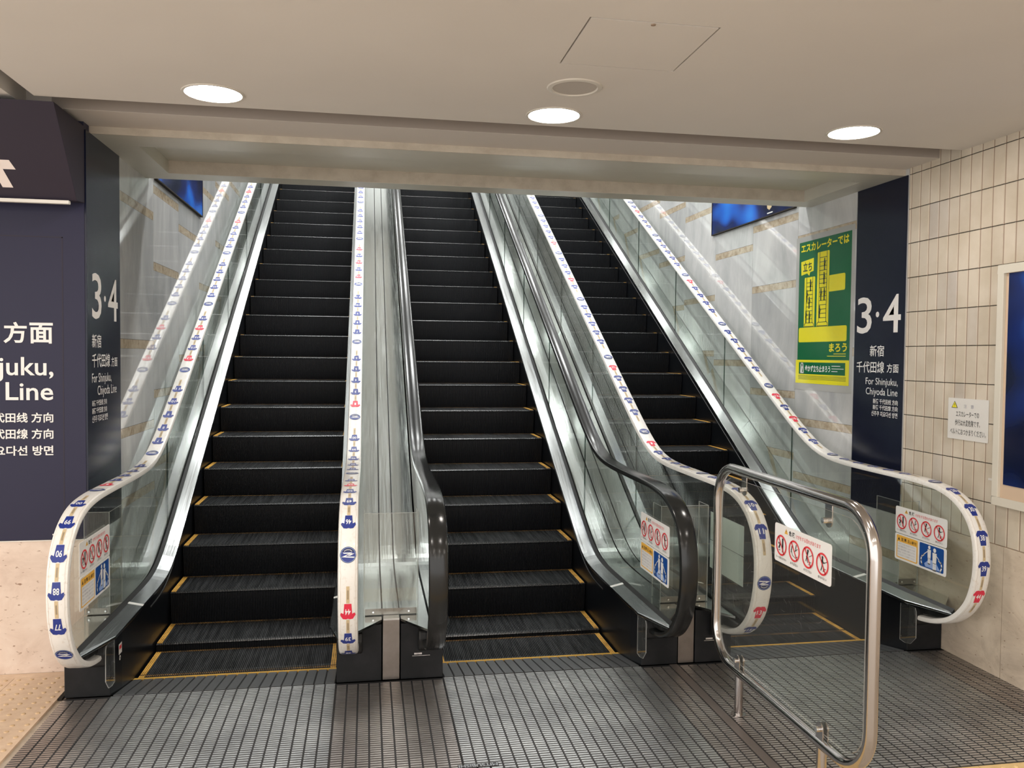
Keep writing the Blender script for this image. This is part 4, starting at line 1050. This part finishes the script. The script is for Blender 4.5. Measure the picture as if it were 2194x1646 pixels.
tag(b.build('sticker'), 'three tiny white marks stuck on a tile left of the cream picture frame', 'sticker')

# framed picture on the tile wall (nearest frame)
t = empty('picture_frame', (XR, 3.3, .95)); tag(t, 'cream framed blue poster case on the tiled wall at the right edge', 'picture frame')
mb = MB(); ya, yb_, za, zb_ = 2.55, 4.045, .952, 2.272; fw = .045
mb.box((XR-.028, ya, za), (XR, yb_, za+fw), 'frame_cream'); mb.box((XR-.028, ya, zb_-fw), (XR, yb_, zb_), 'frame_cream')
mb.box((XR-.028, ya, za+fw), (XR, ya+fw, zb_-fw), 'frame_cream'); mb.box((XR-.028, yb_-fw, za+fw), (XR, yb_, zb_-fw), 'frame_cream'); mb.build('frame', t, bevel=.003)
mb = MB(); mb.box((XR-.010, ya+fw, za+fw), (XR-.004, yb_-fw, zb_-fw), 'board_tan'); mb.build('backing_board', t)
mb = MB(); mb.box((XR-.013, ya+fw+.02, za+fw+.075), (XR-.0105, yb_-fw-.022, zb_-fw-.004), 'blue_picture'); mb.build('blue_poster', t)

# blue boards high on the shaft walls
def blue_board(sgn, x, label):
    t = empty('advertising_board', (x, 7.11, 2.98)); tag(t, label, 'advertising board')
    mb = MB(); mb.box((x, 6.30, 2.985), (x+sgn*.020, 7.93, 3.98), 'blue_picture'); mb.build('picture', t)
    mb = MB(); mb.box((x, 6.29, 2.975), (x+sgn*.024, 7.94, 2.985), 'gap_dark'); mb.box((x, 6.29, 3.98), (x+sgn*.024, 7.94, 3.99), 'gap_dark'); mb.box((x, 6.29, 2.985), (x+sgn*.024, 6.30, 3.98), 'gap_dark'); mb.box((x, 7.93, 2.985), (x+sgn*.024, 7.94, 3.98), 'gap_dark'); mb.build('edge_frame', t)
    return t
blue_board(1, XL, 'dark blue advertising board high on the left marble wall')
rb = blue_board(-1, XR, 'dark blue advertising board high on the right marble wall')
b = board_nx(XR-.0205)
b.poly([(-6.72, 3.03), (-6.68, 3.05), (-6.67, 3.12), (-6.72, 3.14), (-6.77, 3.12), (-6.76, 3.05)], 'print_tan', 1)
b.poly([(-6.60, 3.075), (-6.575, 3.06), (-6.565, 3.11), (-6.60, 3.11)], 'sign_white', 1); b.poly([(-6.55, 3.07), (-6.51, 3.072), (-6.52, 3.11), (-6.54, 3.11)], 'sign_white', 1); b.poly([(-6.49, 3.085), (-6.45, 3.09), (-6.45, 3.11), (-6.49, 3.11)], 'sign_white', 1); b.rect(-6.54, 3.035, -6.45, 3.043, 'sign_white', 1); b.rect(-6.76, 3.0, -6.66, 3.010, 'sign_white', 1)
b.poly([(-6.39, 3.02), (-6.35, 3.02), (-6.33, 3.12), (-6.37, 3.12)], 'sign_white', 1)
b.build('lettering', rb)

# no helper properties left behind
for o in bpy.data.objects:
    if '_w' in o: del o['_w']
